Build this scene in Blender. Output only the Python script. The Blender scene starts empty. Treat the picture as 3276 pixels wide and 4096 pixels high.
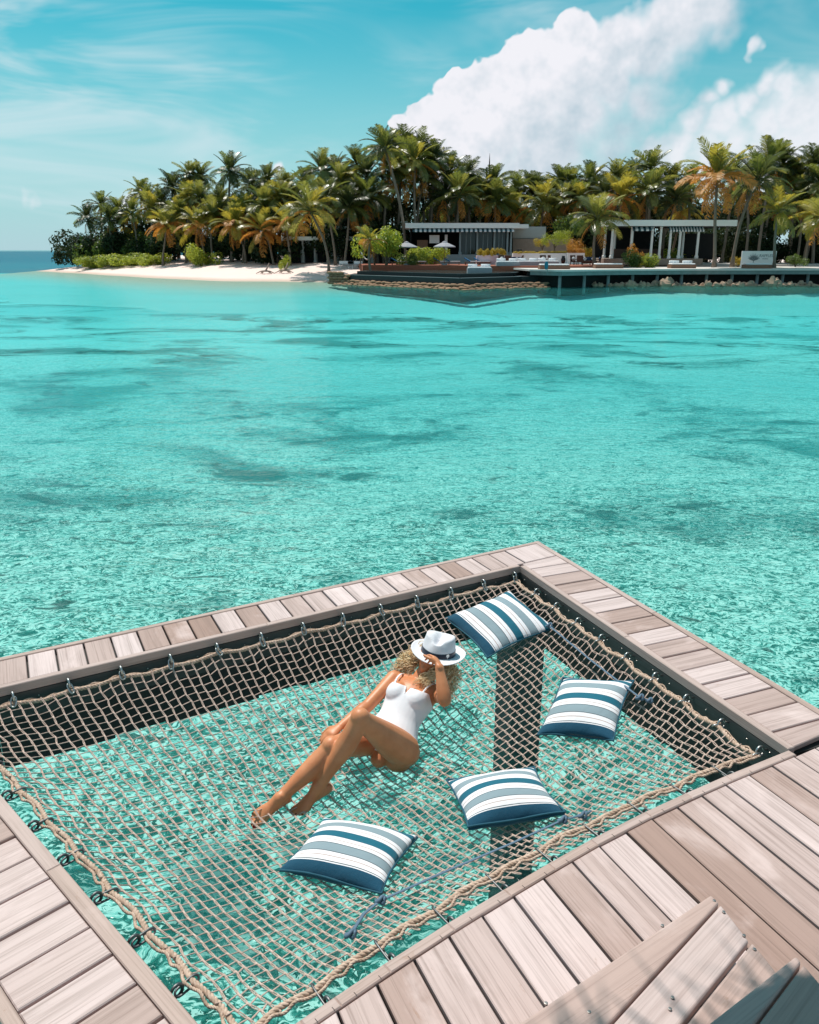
import bpy, bmesh, math, random
import numpy as np
from mathutils import Vector, Matrix
from math import sin, cos, pi, radians, sqrt, atan2, exp

random.seed(11)
scene = bpy.context.scene
COL = scene.collection

# ------------------------------------------------------------------ camera
CAM = Vector((0.0, 0.0, 3.65))          # eye height above the lagoon
PITCH = math.atan(1050.0 / 3295.0)
FPX, CX, CY = 3295.0, 1638.0, 2048.0    # focal length and centre in photograph pixels
cam_data = bpy.data.cameras.new("camera")
cam_data.sensor_fit = 'HORIZONTAL'
cam_data.sensor_width = 36.0
cam_data.lens = 36.0 * FPX / 3276.0
cam_data.clip_start = 0.05
cam_data.clip_end = 20000.0
cam = bpy.data.objects.new("camera", cam_data)
cam.location = CAM
cam.rotation_euler = (pi / 2 - PITCH, 0, 0)
COL.objects.link(cam)
scene.camera = cam

# ------------------------------------------------------------------ light
SUN_EL, SUN_AZ = radians(63), radians(-32)      # azimuth from +Y (forward), negative = left
SUN_DIR = Vector((sin(SUN_AZ) * cos(SUN_EL), cos(SUN_AZ) * cos(SUN_EL), sin(SUN_EL)))
sd = bpy.data.lights.new("sun", 'SUN')
sd.energy = 4.6
sd.angle = radians(0.53)
sd.color = (1.0, 0.94, 0.86)
sun = bpy.data.objects.new("sun", sd)
sun.rotation_euler = (-SUN_DIR).to_track_quat('-Z', 'Y').to_euler()
sun.location = (0, 0, 60)
COL.objects.link(sun)

world = bpy.data.worlds.new("World")
scene.world = world
world.use_nodes = True
world.cycles.sampling_method = 'NONE'


def build_world():
    nt = world.node_tree
    N, L = nt.nodes, nt.links
    N.clear()

    def n(t, **kw):
        x = N.new(t)
        for k, v in kw.items():
            setattr(x, k, v)
        return x

    def mth(op, a, b=None, c=None, clamp=False):
        x = n('ShaderNodeMath', operation=op)
        x.use_clamp = clamp
        for i, v in enumerate((a, b, c)):
            if v is None:
                continue
            if isinstance(v, (int, float)):
                x.inputs[i].default_value = v
            else:
                L.new(v, x.inputs[i])
        return x.outputs[0]

    def ramp(val, a, b, lo=0.0, hi=1.0, smooth=True):
        x = n('ShaderNodeMapRange')
        x.interpolation_type = 'SMOOTHSTEP' if smooth else 'LINEAR'
        L.new(val, x.inputs[0])
        for i, v in ((1, a), (2, b), (3, lo), (4, hi)):
            if isinstance(v, (int, float)):
                x.inputs[i].default_value = v
            else:
                L.new(v, x.inputs[i])
        return x.outputs[0]

    def mix(f, a, b):
        x = n('ShaderNodeMix', data_type='RGBA')
        for sock, v in ((x.inputs[0], f), (x.inputs[6], a), (x.inputs[7], b)):
            if hasattr(v, 'links'):
                L.new(v, sock)
            else:
                sock.default_value = v
        return x.outputs[2]

    def noise(vec, scale, detail, rough=0.55, dist=0.0):
        x = n('ShaderNodeTexNoise')
        L.new(vec, x.inputs['Vector'])
        x.inputs['Scale'].default_value = scale
        x.inputs['Detail'].default_value = detail
        x.inputs['Roughness'].default_value = rough
        x.inputs['Distortion'].default_value = dist
        return x

    sky = n('ShaderNodeTexSky')
    sky.sky_type = 'NISHITA'
    sky.sun_disc = False
    sky.sun_elevation = SUN_EL
    sky.sun_rotation = SUN_AZ
    sky.air_density = 1.0
    sky.dust_density = 1.0
    sky.ozone_density = 1.0
    tint = n('ShaderNodeMix', data_type='RGBA', blend_type='MULTIPLY')
    tint.inputs[0].default_value = 1.0
    L.new(sky.outputs[0], tint.inputs[6])
    tint.inputs[7].default_value = SKY_TINT
    col = tint.outputs[2]

    tc = n('ShaderNodeTexCoord')
    sep = n('ShaderNodeSeparateXYZ')
    L.new(tc.outputs['Generated'], sep.inputs[0])
    az = mth('ARCTAN2', sep.outputs[0], sep.outputs[1])
    el = mth('ARCSINE', sep.outputs[2])
    P = n('ShaderNodeCombineXYZ')
    L.new(az, P.inputs[0])
    L.new(el, P.inputs[1])
    p = P.outputs[0]

    # a pale band of sea air towards the horizon, all the way round
    haze = ramp(el, -0.02, 0.28, 0.85, 0.0)
    col = mix(haze, col, HAZE_COL)

    # high thin cirrus: long streaks
    mp = n('ShaderNodeMapping')
    L.new(p, mp.inputs[0])
    mp.inputs['Rotation'].default_value = (0, 0, radians(24))
    mp.inputs['Scale'].default_value = (2.2, 9.0, 1.0)
    c1 = noise(mp.outputs[0], 1.5, 4, 0.62, 0.9)
    c2 = noise(p, 2.3, 2, 0.5)
    cir = mth('MULTIPLY', ramp(c1.outputs[0], 0.40, 0.72), ramp(c2.outputs[0], 0.33, 0.62))
    cir = mth('MULTIPLY', cir, 0.75)
    col = mix(cir, col, CIRRUS_COL)

    # cumulus: fixed heaps of cloud in the sky, edges broken up by noise
    wob = noise(p, 9.0, 4, 0.62)
    wv = n('ShaderNodeVectorMath', operation='SUBTRACT')
    L.new(wob.outputs['Color'], wv.inputs[0])
    wv.inputs[1].default_value = (0.5, 0.5, 0.5)
    ws = n('ShaderNodeVectorMath', operation='SCALE')
    L.new(wv.outputs[0], ws.inputs[0])
    ws.inputs['Scale'].default_value = 0.085
    wp = n('ShaderNodeVectorMath', operation='ADD')
    L.new(p, wp.inputs[0])
    L.new(ws.outputs[0], wp.inputs[1])

    def heap(blobs, vec):
        best = None
        for (u, v, r) in blobs:
            a, e, rr = sky_dir(u, v, r)
            d = n('ShaderNodeVectorMath', operation='DISTANCE')
            L.new(vec, d.inputs[0])
            d.inputs[1].default_value = (a, e, 0)
            q = mth('MULTIPLY_ADD', d.outputs['Value'], -1.0 / rr, 1.0)
            best = q if best is None else mth('SMOOTH_MAX', best, q, 0.25)
        return best

    # other heaps stand round the rest of the sky
    allb = mth('MULTIPLY', ramp(el, 0.55, 0.25), 1.0)
    gen = noise(p, 2.2, 1, 0.5)
    behind = ramp(mth('ABSOLUTE', az), 0.9, 1.3)
    rest = mth('MULTIPLY', mth('MULTIPLY', ramp(gen.outputs[0], 0.5, 0.62, -0.5, 0.6), 1.0), behind)

    big = heap([(1640, 600, 120), (1760, 510, 140), (1850, 360, 105), (1900, 330, 95), (1960, 420, 170),
                (2060, 300, 120), (2150, 270, 150), (2290, 140, 105), (2350, 130, 95), (2330, 260, 180),
                (2500, 190, 165), (2690, 130, 150), (2790, 60, 120), (2860, 90, 115), (2620, 260, 130),
                (2100, 470, 210), (2330, 450, 190), (1950, 610, 190), (2200, 620, 200), (2480, 340, 150), (2600, 430, 130), (2450, 560, 170), (2150, 720, 220), (1800, 640, 160), (2400, 700, 160)], wp.outputs[0])
    right = heap([(3290, 430, 140), (3200, 470, 120), (3080, 520, 130), (2960, 590, 130), (2830, 640, 130), (2860, 350, 52),
                  (2800, 420, 70), (2760, 520, 80), (3150, 640, 190), (2640, 660, 110), (2990, 430, 90), (3080, 370, 70), (3160, 400, 90), (2900, 500, 110), (2720, 600, 110), (2600, 620, 90),
                  (3010, 215, 30), (3500, 480, 200), (3276, 560, 180), (3040, 640, 150), (110, 830, 42), (490, 745, 48), (600, 770, 40), (1130, 665, 30)], wp.outputs[0])
    ra = noise(p, 13.0, 4, 0.64)
    edge = mth('MULTIPLY', mth('SUBTRACT', ra.outputs[0], 0.5), 0.60)
    dbig = mth('ADD', big, edge)
    drgt = mth('ADD', right, mth('MULTIPLY', edge, 1.6))
    # the lee side (lower right) of the heap is ragged and thin
    lee = ramp(mth('ADD', mth('MULTIPLY', az, 0.75), mth('MULTIPLY', el, -1.0)), -0.13, 0.08)
    soft = mth('MULTIPLY_ADD', lee, 0.85, 0.10)
    mbig = ramp(dbig, 0.02, soft)
    mrgt = mth('MULTIPLY', ramp(drgt, -0.05, 0.85), 0.9)
    mrest = ramp(mth('ADD', rest, edge), 0.1, 0.6)
    m = mth('MAXIMUM', mth('MAXIMUM', mbig, mrgt), mth('MULTIPLY', mrest, 0.8))
    # billow relief: noise compared with itself a little towards the sun
    off = n('ShaderNodeVectorMath', operation='ADD')
    L.new(p, off.inputs[0])
    off.inputs[1].default_value = (-0.012, 0.014, 0)
    rb = noise(off.outputs[0], 13.0, 4, 0.64)
    rel = mth('MULTIPLY', mth('SUBTRACT', ra.outputs[0], rb.outputs[0]), 2.0)
    body = ramp(mth('ADD', mth('MULTIPLY', dbig, 0.55), mth('MULTIPLY', lee, 0.75)), 0.25, 1.15)
    shade = mth('ADD', mth('MULTIPLY', body, 0.75), rel, clamp=True)
    ccol = mix(shade, CLOUD_LIT, CLOUD_SHADE)
    col = mix(m, col, ccol)

    bg = n('ShaderNodeBackground')
    L.new(col, bg.inputs[0])
    bg.inputs[1].default_value = SKY_STRENGTH
    out = n('ShaderNodeOutputWorld')
    L.new(bg.outputs[0], out.inputs[0])


def ray(u, v):
    """direction of a photograph pixel in the world"""
    x, y = (u - CX) / FPX, -(v - CY) / FPX
    c, s = cos(PITCH), sin(PITCH)
    return Vector((x, c + y * s, -s + y * c))


def sky_dir(u, v, r):
    d = ray(u, v).normalized()
    return atan2(d.x, d.y), math.asin(d.z), r / 3400.0


SKY_STRENGTH = 0.10
SKY_TINT = (0.08, 0.93, 0.86, 1)
HAZE_COL = (5.0, 6.8, 7.6, 1)
CIRRUS_COL = (6.3, 7.7, 8.2, 1)
CLOUD_LIT = (8.6, 8.6, 9.1, 1)
CLOUD_SHADE = (4.8, 6.0, 6.8, 1)
build_world()

scene.view_settings.view_transform = 'Standard'
scene.view_settings.look = 'None'
scene.view_settings.exposure = 0.05
scene.view_settings.gamma = 1.0
scene.render.engine = 'CYCLES'
scene.cycles.use_denoising = True
scene.cycles.max_bounces = 6
scene.cycles.transparent_max_bounces = 16
scene.cycles.caustics_refractive = False
scene.cycles.caustics_reflective = False
scene.cycles.sample_clamp_indirect = 3.0
scene.cycles.sample_clamp_direct = 6.0

# ------------------------------------------------------------------ helpers
ZD = 1.45           # deck top above the water


def G(u, v, z):
    """point at height z seen at photograph pixel (u, v)"""
    r = ray(u, v)
    return CAM + r * ((z - CAM.z) / r.z)


def AT(u, v, Y):
    """point at distance Y seen at photograph pixel (u, v)"""
    r = ray(u, v)
    return CAM + r * (Y / r.y)


class MB:
    def __init__(self):
        self.v, self.f, self.m, self.mi = [], [], [], 0

    def add(self, verts, faces):
        o = len(self.v)
        self.v += [tuple(p) for p in verts]
        self.f += [tuple(i + o for i in f) for f in faces]
        self.m += [self.mi] * len(faces)

    def box(self, c, s, M=None):
        x, y, z = s[0] / 2, s[1] / 2, s[2] / 2
        vs = [Vector((a * x, b * y, d * z)) for d in (-1, 1) for b in (-1, 1) for a in (-1, 1)]
        if M is not None:
            vs = [M @ q for q in vs]
        c = Vector(c)
        self.add([q + c for q in vs], [(0, 2, 3, 1), (4, 5, 7, 6), (0, 1, 5, 4), (2, 6, 7, 3), (0, 4, 6, 2), (1, 3, 7, 5)])

    def prism(self, poly, z0, z1):
        n = len(poly)
        a = sum(poly[i][0] * poly[(i + 1) % n][1] - poly[(i + 1) % n][0] * poly[i][1] for i in range(n))
        if a < 0:
            poly = poly[::-1]
        vs = [(p[0], p[1], z0) for p in poly] + [(p[0], p[1], z1) for p in poly]
        self.add(vs, [tuple(range(n))[::-1], tuple(range(n, 2 * n))] + [(i, (i + 1) % n, n + (i + 1) % n, n + i) for i in range(n)])

    def tube(self, pts, r, n=6, cap=True, flat=1.0, up=None, closed=False):
        pts = [Vector(p) for p in pts]
        k = len(pts)
        if not hasattr(r, '__len__'):
            r = [r] * k
        tang = []
        for i in range(k):
            if closed:
                t = pts[(i + 1) % k] - pts[i - 1]
            else:
                t = pts[min(i + 1, k - 1)] - pts[max(i - 1, 0)]
            tang.append(t.normalized() if t.length > 1e-9 else Vector((0, 0, 1)))
        u = up if up is not None else (Vector((0, 0, 1)) if abs(tang[0].z) < 0.9 else Vector((1, 0, 0)))
        u = Vector(u)
        vs = []
        for i in range(k):
            t = tang[i]
            u = u - t * u.dot(t)
            if u.length < 1e-6:
                u = t.orthogonal()
            u.normalize()
            w = t.cross(u)
            for j in range(n):
                a = 2 * pi * j / n
                rr = r[i] if not hasattr(r[i], '__len__') else None
                if rr is None:
                    vs.append(pts[i] + w * (r[i][0] * cos(a)) + u * (r[i][1] * sin(a)))
                else:
                    vs.append(pts[i] + w * (rr * cos(a)) + u * (rr * flat * sin(a)))
        fs = []
        for i in range(k if closed else k - 1):
            i2 = (i + 1) % k
            for j in range(n):
                fs.append((i * n + j, i * n + (j + 1) % n, i2 * n + (j + 1) % n, i2 * n + j))
        if cap and not closed:
            fs.append(tuple(range(n))[::-1])
            fs.append(tuple(range((k - 1) * n, k * n)))
        self.add(vs, fs)

    def lathe(self, prof, n=16, c=(0, 0, 0), sx=1.0, sy=1.0):
        c = Vector(c)
        vs = []
        for (r, z) in prof:
            for j in range(n):
                a = 2 * pi * j / n
                vs.append(c + Vector((r * cos(a) * sx, r * sin(a) * sy, z)))
        fs = []
        for i in range(len(prof) - 1):
            for j in range(n):
                fs.append((i * n + j, i * n + (j + 1) % n, (i + 1) * n + (j + 1) % n, (i + 1) * n + j))
        fs.append(tuple(range(n))[::-1])
        fs.append(tuple(range((len(prof) - 1) * n, len(prof) * n)))
        self.add(vs, fs)

    def ball(self, c, r, n=10, k=6, M=None):
        if not hasattr(r, '__len__'):
            r = (r, r, r)
        c = Vector(c)
        vs, fs = [], []
        for i in range(1, k):
            t = pi * i / k
            for j in range(n):
                a = 2 * pi * j / n
                q = Vector((r[0] * sin(t) * cos(a), r[1] * sin(t) * sin(a), r[2] * cos(t)))
                vs.append(c + (M @ q if M is not None else q))
        top = Vector((0, 0, r[2]))
        bot = Vector((0, 0, -r[2]))
        vs.append(c + (M @ top if M is not None else top))
        vs.append(c + (M @ bot if M is not None else bot))
        for i in range(k - 2):
            for j in range(n):
                fs.append((i * n + j, (i + 1) * n + j, (i + 1) * n + (j + 1) % n, i * n + (j + 1) % n))
        for j in range(n):
            fs.append((len(vs) - 2, j, (j + 1) % n))
            fs.append((len(vs) - 1, (k - 2) * n + (j + 1) % n, (k - 2) * n + j))
        self.add(vs, fs)

    def mesh(self, name, smooth=False):
        me = bpy.data.meshes.new(name)
        me.from_pydata(self.v, [], self.f)
        if any(self.m):
            me.polygons.foreach_set('material_index', self.m)
        if smooth:
            me.polygons.foreach_set('use_smooth', [True] * len(me.polygons))
        me.update()
        return me

    def build(self, name, mat, parent=None, smooth=False, **kw):
        return obj(name, self.mesh(name, smooth), mat, parent, **kw)


def obj(name, me, mat=None, parent=None, label=None, cat=None, group=None, kind=None, matrix=None):
    o = bpy.data.objects.new(name, me)
    COL.objects.link(o)
    if mat is not None and me is not None:
        mats = mat if isinstance(mat, (list, tuple)) else [mat]
        if len(me.materials) == 0:
            for m in mats:
                me.materials.append(m)
        elif me.materials[0] != mats[0]:
            for i, m in enumerate(mats):
                o.material_slots[i].link = 'OBJECT'
                o.material_slots[i].material = m
    if parent is not None:
        o.parent = parent
    if matrix is not None:
        o.matrix_local = matrix
    tag(o, label, cat, group, kind)
    return o


def tag(o, label=None, cat=None, group=None, kind=None):
    if label:
        o['label'] = label
    if cat:
        o['category'] = cat
    if group:
        o['group'] = group
    if kind:
        o['kind'] = kind
    return o


def thing(name, label=None, cat=None, loc=(0, 0, 0), rz=0.0, group=None, kind=None, scale=1.0):
    o = bpy.data.objects.new(name, None)
    o.empty_display_size = 0.1
    COL.objects.link(o)
    o.location = loc
    o.rotation_euler = (0, 0, rz)
    o.scale = (scale,) * 3
    return tag(o, label, cat, group, kind)


def copy_tree(o, parent=None):
    c = o.copy()
    COL.objects.link(c)
    c.parent = parent
    for ch in list(o.children):
        copy_tree(ch, c)
    return c


# ------------------------------------------------------------------ materials
class NT:
    def __init__(self, name):
        self.mat = bpy.data.materials.new(name)
        self.mat.use_nodes = True
        self.nt = self.mat.node_tree
        self.N, self.L = self.nt.nodes, self.nt.links
        self.b = self.N.get('Principled BSDF')
        self.out = self.N.get('Material Output')

    def n(self, t, **kw):
        x = self.N.new(t)
        for k, v in kw.items():
            setattr(x, k, v)
        return x

    def set(self, sock, v):
        if hasattr(v, 'links'):
            self.L.new(v, sock)
        else:
            if isinstance(v, tuple) and len(v) == 3 and sock.type == 'RGBA':
                v = v + (1,)
            sock.default_value = v

    def math(self, op, a, b=0.0, c=0.0, clamp=False):
        x = self.n('ShaderNodeMath', operation=op)
        x.use_clamp = clamp
        self.set(x.inputs[0], a)
        self.set(x.inputs[1], b)
        self.set(x.inputs[2], c)
        return x.outputs[0]

    def mix(self, f, a, b, blend='MIX'):
        x = self.n('ShaderNodeMix', data_type='RGBA', blend_type=blend)
        self.set(x.inputs[0], f)
        self.set(x.inputs[6], a)
        self.set(x.inputs[7], b)
        return x.outputs[2]

    def ramp(self, v, a, b, lo=0.0, hi=1.0, smooth=True):
        x = self.n('ShaderNodeMapRange')
        x.interpolation_type = 'SMOOTHSTEP' if smooth else 'LINEAR'
        for i, q in enumerate((v, a, b, lo, hi)):
            self.set(x.inputs[i], q)
        return x.outputs[0]

    def coord(self, which='Object'):
        return self.n('ShaderNodeTexCoord').outputs[which]

    def pos(self):
        return self.n('ShaderNodeNewGeometry').outputs['Position']

    def mapping(self, vec, scale=(1, 1, 1), rot=(0, 0, 0), loc=None):
        m = self.n('ShaderNodeMapping')
        self.L.new(vec, m.inputs[0])
        m.inputs['Scale'].default_value = scale
        m.inputs['Rotation'].default_value = rot
        if loc is not None:
            self.set(m.inputs['Location'], loc)
        return m.outputs[0]

    def noise(self, vec, scale, detail=4, rough=0.55, dist=0.0, color=False):
        x = self.n('ShaderNodeTexNoise')
        self.L.new(vec, x.inputs['Vector'])
        x.inputs['Scale'].default_value = scale
        x.inputs['Detail'].default_value = detail
        x.inputs['Roughness'].default_value = rough
        x.inputs['Distortion'].default_value = dist
        return x.outputs['Color' if color else 'Fac']

    def bump(self, h, strength=0.3, dist=0.01, normal=None):
        x = self.n('ShaderNodeBump')
        x.inputs['Strength'].default_value = strength
        x.inputs['Distance'].default_value = dist
        self.L.new(h, x.inputs['Height'])
        if normal is not None:
            self.L.new(normal, x.inputs['Normal'])
        return x.outputs[0]

    def rnd(self):
        return self.n('ShaderNodeObjectInfo').outputs['Random']

    def base(self, c, rough=None, normal=None, spec=None):
        self.set(self.b.inputs['Base Color'], c)
        if rough is not None:
            self.set(self.b.inputs['Roughness'], rough)
        if normal is not None:
            self.L.new(normal, self.b.inputs['Normal'])
        if spec is not None:
            self.b.inputs['Specular IOR Level'].default_value = spec


MATS = {}


def simple(name, c, rough=0.6, var=0.15, scale=3.0, bump=0.0, bscale=40.0, metal=0.0, spec=0.4):
    """plain material with a little procedural unevenness"""
    if name in MATS:
        return MATS[name]
    t = NT(name)
    v = t.coord('Object')
    f = t.noise(v, scale, 5, 0.6)
    d = tuple(x * (1 - var) for x in c)
    e = tuple(min(1, x * (1 + var)) for x in c)
    nrm = t.bump(t.noise(v, bscale, 4, 0.6), bump, 0.01) if bump else None
    t.base(t.mix(f, d, e), rough, nrm, spec)
    t.b.inputs['Metallic'].default_value = metal
    MATS[name] = t.mat
    return t.mat


def wood(name, ca, cb, cdark, rough=0.62, spread=1.0, gx=1.0):
    """weathered timber; grain runs along the piece's own X axis"""
    t = NT(name)
    r = t.rnd()
    v = t.coord('Object')
    cmb = t.n('ShaderNodeCombineXYZ')
    t.set(cmb.inputs[0], t.math('MULTIPLY', r, 37.0))
    t.set(cmb.inputs[1], t.math('MULTIPLY', r, 91.0))
    t.set(cmb.inputs[2], t.math('MULTIPLY', r, 13.0))
    add = t.n('ShaderNodeVectorMath', operation='ADD')
    t.L.new(v, add.inputs[0])
    t.L.new(cmb.outputs[0], add.inputs[1])
    w = add.outputs[0]
    g1 = t.noise(t.mapping(w, (0.9 * gx, 26, 26)), 1.0, 6, 0.65, 0.6)
    g2 = t.noise(t.mapping(w, (2.0 * gx, 130, 130)), 1.0, 3, 0.6, 0.2)
    blot = t.noise(t.mapping(w, (2.2, 5, 5)), 1.0, 5, 0.6, 0.5)
    r2 = t.math('FRACT', t.math('MULTIPLY', r, 7.31))
    c = t.mix(t.math('MULTIPLY', t.math('POWER', r2, 1.25), spread), ca, cb)
    c = t.mix(t.ramp(g1, 0.44, 0.72, 0, 0.42), c, cdark)
    c = t.mix(t.ramp(g2, 0.48, 0.72, 0, 0.42), c, cdark)
    pale = tuple(min(1, x * 1.22 + 0.02) for x in ca)
    c = t.mix(t.ramp(blot, 0.5, 0.75, 0, 0.5), c, pale)
    stain = t.noise(t.mapping(w, (7, 16, 16)), 1.0, 4, 0.7, 1.0)
    c = t.mix(t.ramp(stain, 0.64, 0.76, 0, 0.45), c, (0.30, 0.16, 0.10))
    hgt = t.math('ADD', g1, t.math('MULTIPLY', g2, 0.5))
    t.base(c, t.ramp(blot, 0.2, 0.8, rough - 0.08, rough + 0.1), t.bump(hgt, 0.35, 0.003), 0.35)
    return t.mat


M_DECK = wood('deck_wood', (0.64, 0.505, 0.49), (0.33, 0.205, 0.165), (0.17, 0.105, 0.085))
M_TRIM = wood('trim_wood', (0.50, 0.375, 0.345), (0.44, 0.31, 0.265), (0.24, 0.16, 0.13))
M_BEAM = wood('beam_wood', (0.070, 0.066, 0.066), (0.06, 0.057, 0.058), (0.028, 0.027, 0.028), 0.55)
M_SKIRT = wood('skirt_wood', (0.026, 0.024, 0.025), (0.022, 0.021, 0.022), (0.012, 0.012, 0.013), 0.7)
M_STEP = wood('step_wood', (0.56, 0.44, 0.42), (0.46, 0.32, 0.28), (0.25, 0.165, 0.145))
M_STEEL = simple('steel', (0.17, 0.17, 0.175), 0.5, 0.25, 30, metal=1.0)
M_STEEL_B = simple('bright_steel', (0.55, 0.54, 0.53), 0.33, 0.2, 30, metal=1.0)
M_SCREW = simple('screw_steel', (0.30, 0.28, 0.27), 0.4, 0.2, 60, metal=1.0)
M_CONC = simple('pile_concrete', (0.06, 0.075, 0.075), 0.85, 0.35, 6, 0.4, 30)


def rope_mat(name, c, d):
    t = NT(name)
    v = t.pos()
    f = t.noise(v, 55, 4, 0.65)
    g = t.noise(v, 4, 3, 0.5)
    c2 = t.mix(t.ramp(f, 0.35, 0.7), d, c)
    c2 = t.mix(t.ramp(g, 0.4, 0.7, 0, 0.4), c2, tuple(x * 0.8 for x in c))
    t.base(c2, 0.85, t.bump(t.noise(v, 260, 3, 0.7), 0.6, 0.003), 0.2)
    return t.mat


M_NET = rope_mat('net_cord', (0.70, 0.53, 0.46), (0.44, 0.31, 0.26))
M_ROPE = rope_mat('border_rope', (0.70, 0.52, 0.42), (0.44, 0.30, 0.22))
# ------------------------------------------------------------------ lagoon
def water_material():
    t = NT('lagoon_water')
    t.N.remove(t.b)
    p = t.pos()
    big = t.noise(t.mapping(p, (0.55, 0.9, 1)), 1.0, 3, 0.55, 0.6)
    mid = t.noise(t.mapping(p, (1.7, 2.6, 1), (0, 0, 0.4)), 1.0, 4, 0.6, 1.2)
    sml = t.noise(t.mapping(p, (6.0, 9.0, 1), (0, 0, -0.3)), 1.0, 3, 0.55, 0.8)
    b = t.bump(big, 1.0, 0.16)
    b = t.bump(mid, 1.0, 0.085, b)
    b = t.bump(sml, 1.0, 0.020, b)
    tr = t.n('ShaderNodeBsdfTransparent')
    t.set(tr.inputs[0], (0.68, 0.94, 0.925))
    rf = t.n('ShaderNodeBsdfRefraction')
    t.set(rf.inputs[0], (0.68, 0.94, 0.92))
    rf.inputs['IOR'].default_value = 1.33
    rf.inputs['Roughness'].default_value = 0.0
    t.L.new(b, rf.inputs['Normal'])
    body = t.n('ShaderNodeMixShader')
    body.inputs[0].default_value = 0.10
    t.L.new(tr.outputs[0], body.inputs[1])
    t.L.new(rf.outputs[0], body.inputs[2])
    # the water itself is faintly milky with coral sand
    df = t.n('ShaderNodeBsdfDiffuse')
    t.set(df.inputs[0], (0.08, 0.66, 0.66))
    t.L.new(b, df.inputs['Normal'])
    milk = t.n('ShaderNodeMixShader')
    milk.inputs[0].default_value = 0.01
    t.L.new(body.outputs[0], milk.inputs[1])
    t.L.new(df.outputs[0], milk.inputs[2])
    gl = t.n('ShaderNodeBsdfGlossy')
    gl.inputs['Roughness'].default_value = 0.05
    t.L.new(b, gl.inputs['Normal'])
    fr = t.n('ShaderNodeFresnel')
    fr.inputs['IOR'].default_value = 1.33
    t.L.new(b, fr.inputs['Normal'])
    mx = t.n('ShaderNodeMixShader')
    t.L.new(t.math('MULTIPLY', fr.outputs[0], 0.4), mx.inputs[0])
    t.L.new(milk.outputs[0], mx.inputs[1])
    t.L.new(gl.outputs[0], mx.inputs[2])
    t.L.new(mx.outputs[0], t.out.inputs['Surface'])
    return t.mat


def seabed_material():
    t = NT('coral_sand_bed')
    p = t.pos()
    sep = t.n('ShaderNodeSeparateXYZ')
    t.L.new(p, sep.inputs[0])
    wx = t.noise(p, 0.9, 4, 0.6, 0.0, True)
    ws = t.n('ShaderNodeVectorMath', operation='SCALE')
    t.L.new(wx, ws.inputs[0])
    ws.inputs['Scale'].default_value = 0.8
    wa = t.n('ShaderNodeVectorMath', operation='ADD')
    t.L.new(p, wa.inputs[0])
    t.L.new(ws.outputs[0], wa.inputs[1])
    q = wa.outputs[0]
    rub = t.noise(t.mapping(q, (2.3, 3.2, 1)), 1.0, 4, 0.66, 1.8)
    patch = t.noise(t.mapping(p, (0.10, 0.16, 1)), 1.0, 5, 0.62, 0.7)
    head = t.noise(t.mapping(p, (0.42, 0.62, 1)), 1.0, 4, 0.62, 0.6)
    broad = t.noise(t.mapping(p, (0.018, 0.045, 1)), 1.0, 2, 0.5, 0.4)
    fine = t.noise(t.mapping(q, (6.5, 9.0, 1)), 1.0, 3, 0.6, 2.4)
    near = t.ramp(sep.outputs[1], 5.0, 60.0, 1.0, 0.22)      # coral rubble and painted caustics round the villa, clean sand further out
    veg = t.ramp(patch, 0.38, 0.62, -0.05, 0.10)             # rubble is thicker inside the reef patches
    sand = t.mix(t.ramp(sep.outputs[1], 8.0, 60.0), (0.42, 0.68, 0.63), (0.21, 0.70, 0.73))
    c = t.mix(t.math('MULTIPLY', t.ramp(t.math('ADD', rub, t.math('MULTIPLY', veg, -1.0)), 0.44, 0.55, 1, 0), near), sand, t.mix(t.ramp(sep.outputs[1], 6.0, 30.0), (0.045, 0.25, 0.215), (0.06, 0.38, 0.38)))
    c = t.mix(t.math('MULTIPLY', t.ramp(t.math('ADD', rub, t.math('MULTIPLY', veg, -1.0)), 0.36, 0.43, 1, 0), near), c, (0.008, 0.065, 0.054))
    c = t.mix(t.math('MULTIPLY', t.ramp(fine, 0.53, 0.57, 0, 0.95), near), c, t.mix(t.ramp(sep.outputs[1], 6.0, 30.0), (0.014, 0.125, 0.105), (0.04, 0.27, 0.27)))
    c = t.mix(t.math('MULTIPLY', t.ramp(fine, 0.44, 0.475, 0.92, 0), near), c, t.mix(t.ramp(sep.outputs[1], 6.0, 40.0), (0.80, 0.84, 0.79), (0.52, 0.80, 0.80)))  # white flecks put rippling sunlight (caustics) into the bed colour
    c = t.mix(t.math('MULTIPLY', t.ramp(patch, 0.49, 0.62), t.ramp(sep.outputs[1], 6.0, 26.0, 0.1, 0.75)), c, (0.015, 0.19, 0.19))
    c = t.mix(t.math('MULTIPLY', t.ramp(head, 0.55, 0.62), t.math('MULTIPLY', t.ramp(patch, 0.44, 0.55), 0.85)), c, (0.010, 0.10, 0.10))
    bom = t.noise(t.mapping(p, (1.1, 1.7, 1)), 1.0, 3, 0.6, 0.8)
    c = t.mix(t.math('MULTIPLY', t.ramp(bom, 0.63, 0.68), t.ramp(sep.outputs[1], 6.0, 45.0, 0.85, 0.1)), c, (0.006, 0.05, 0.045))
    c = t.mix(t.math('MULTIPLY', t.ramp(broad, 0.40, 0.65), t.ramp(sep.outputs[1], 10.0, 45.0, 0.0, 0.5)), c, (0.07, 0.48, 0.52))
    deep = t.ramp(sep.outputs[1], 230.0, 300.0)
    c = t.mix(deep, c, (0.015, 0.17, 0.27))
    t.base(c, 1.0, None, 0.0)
    return t.mat


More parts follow.
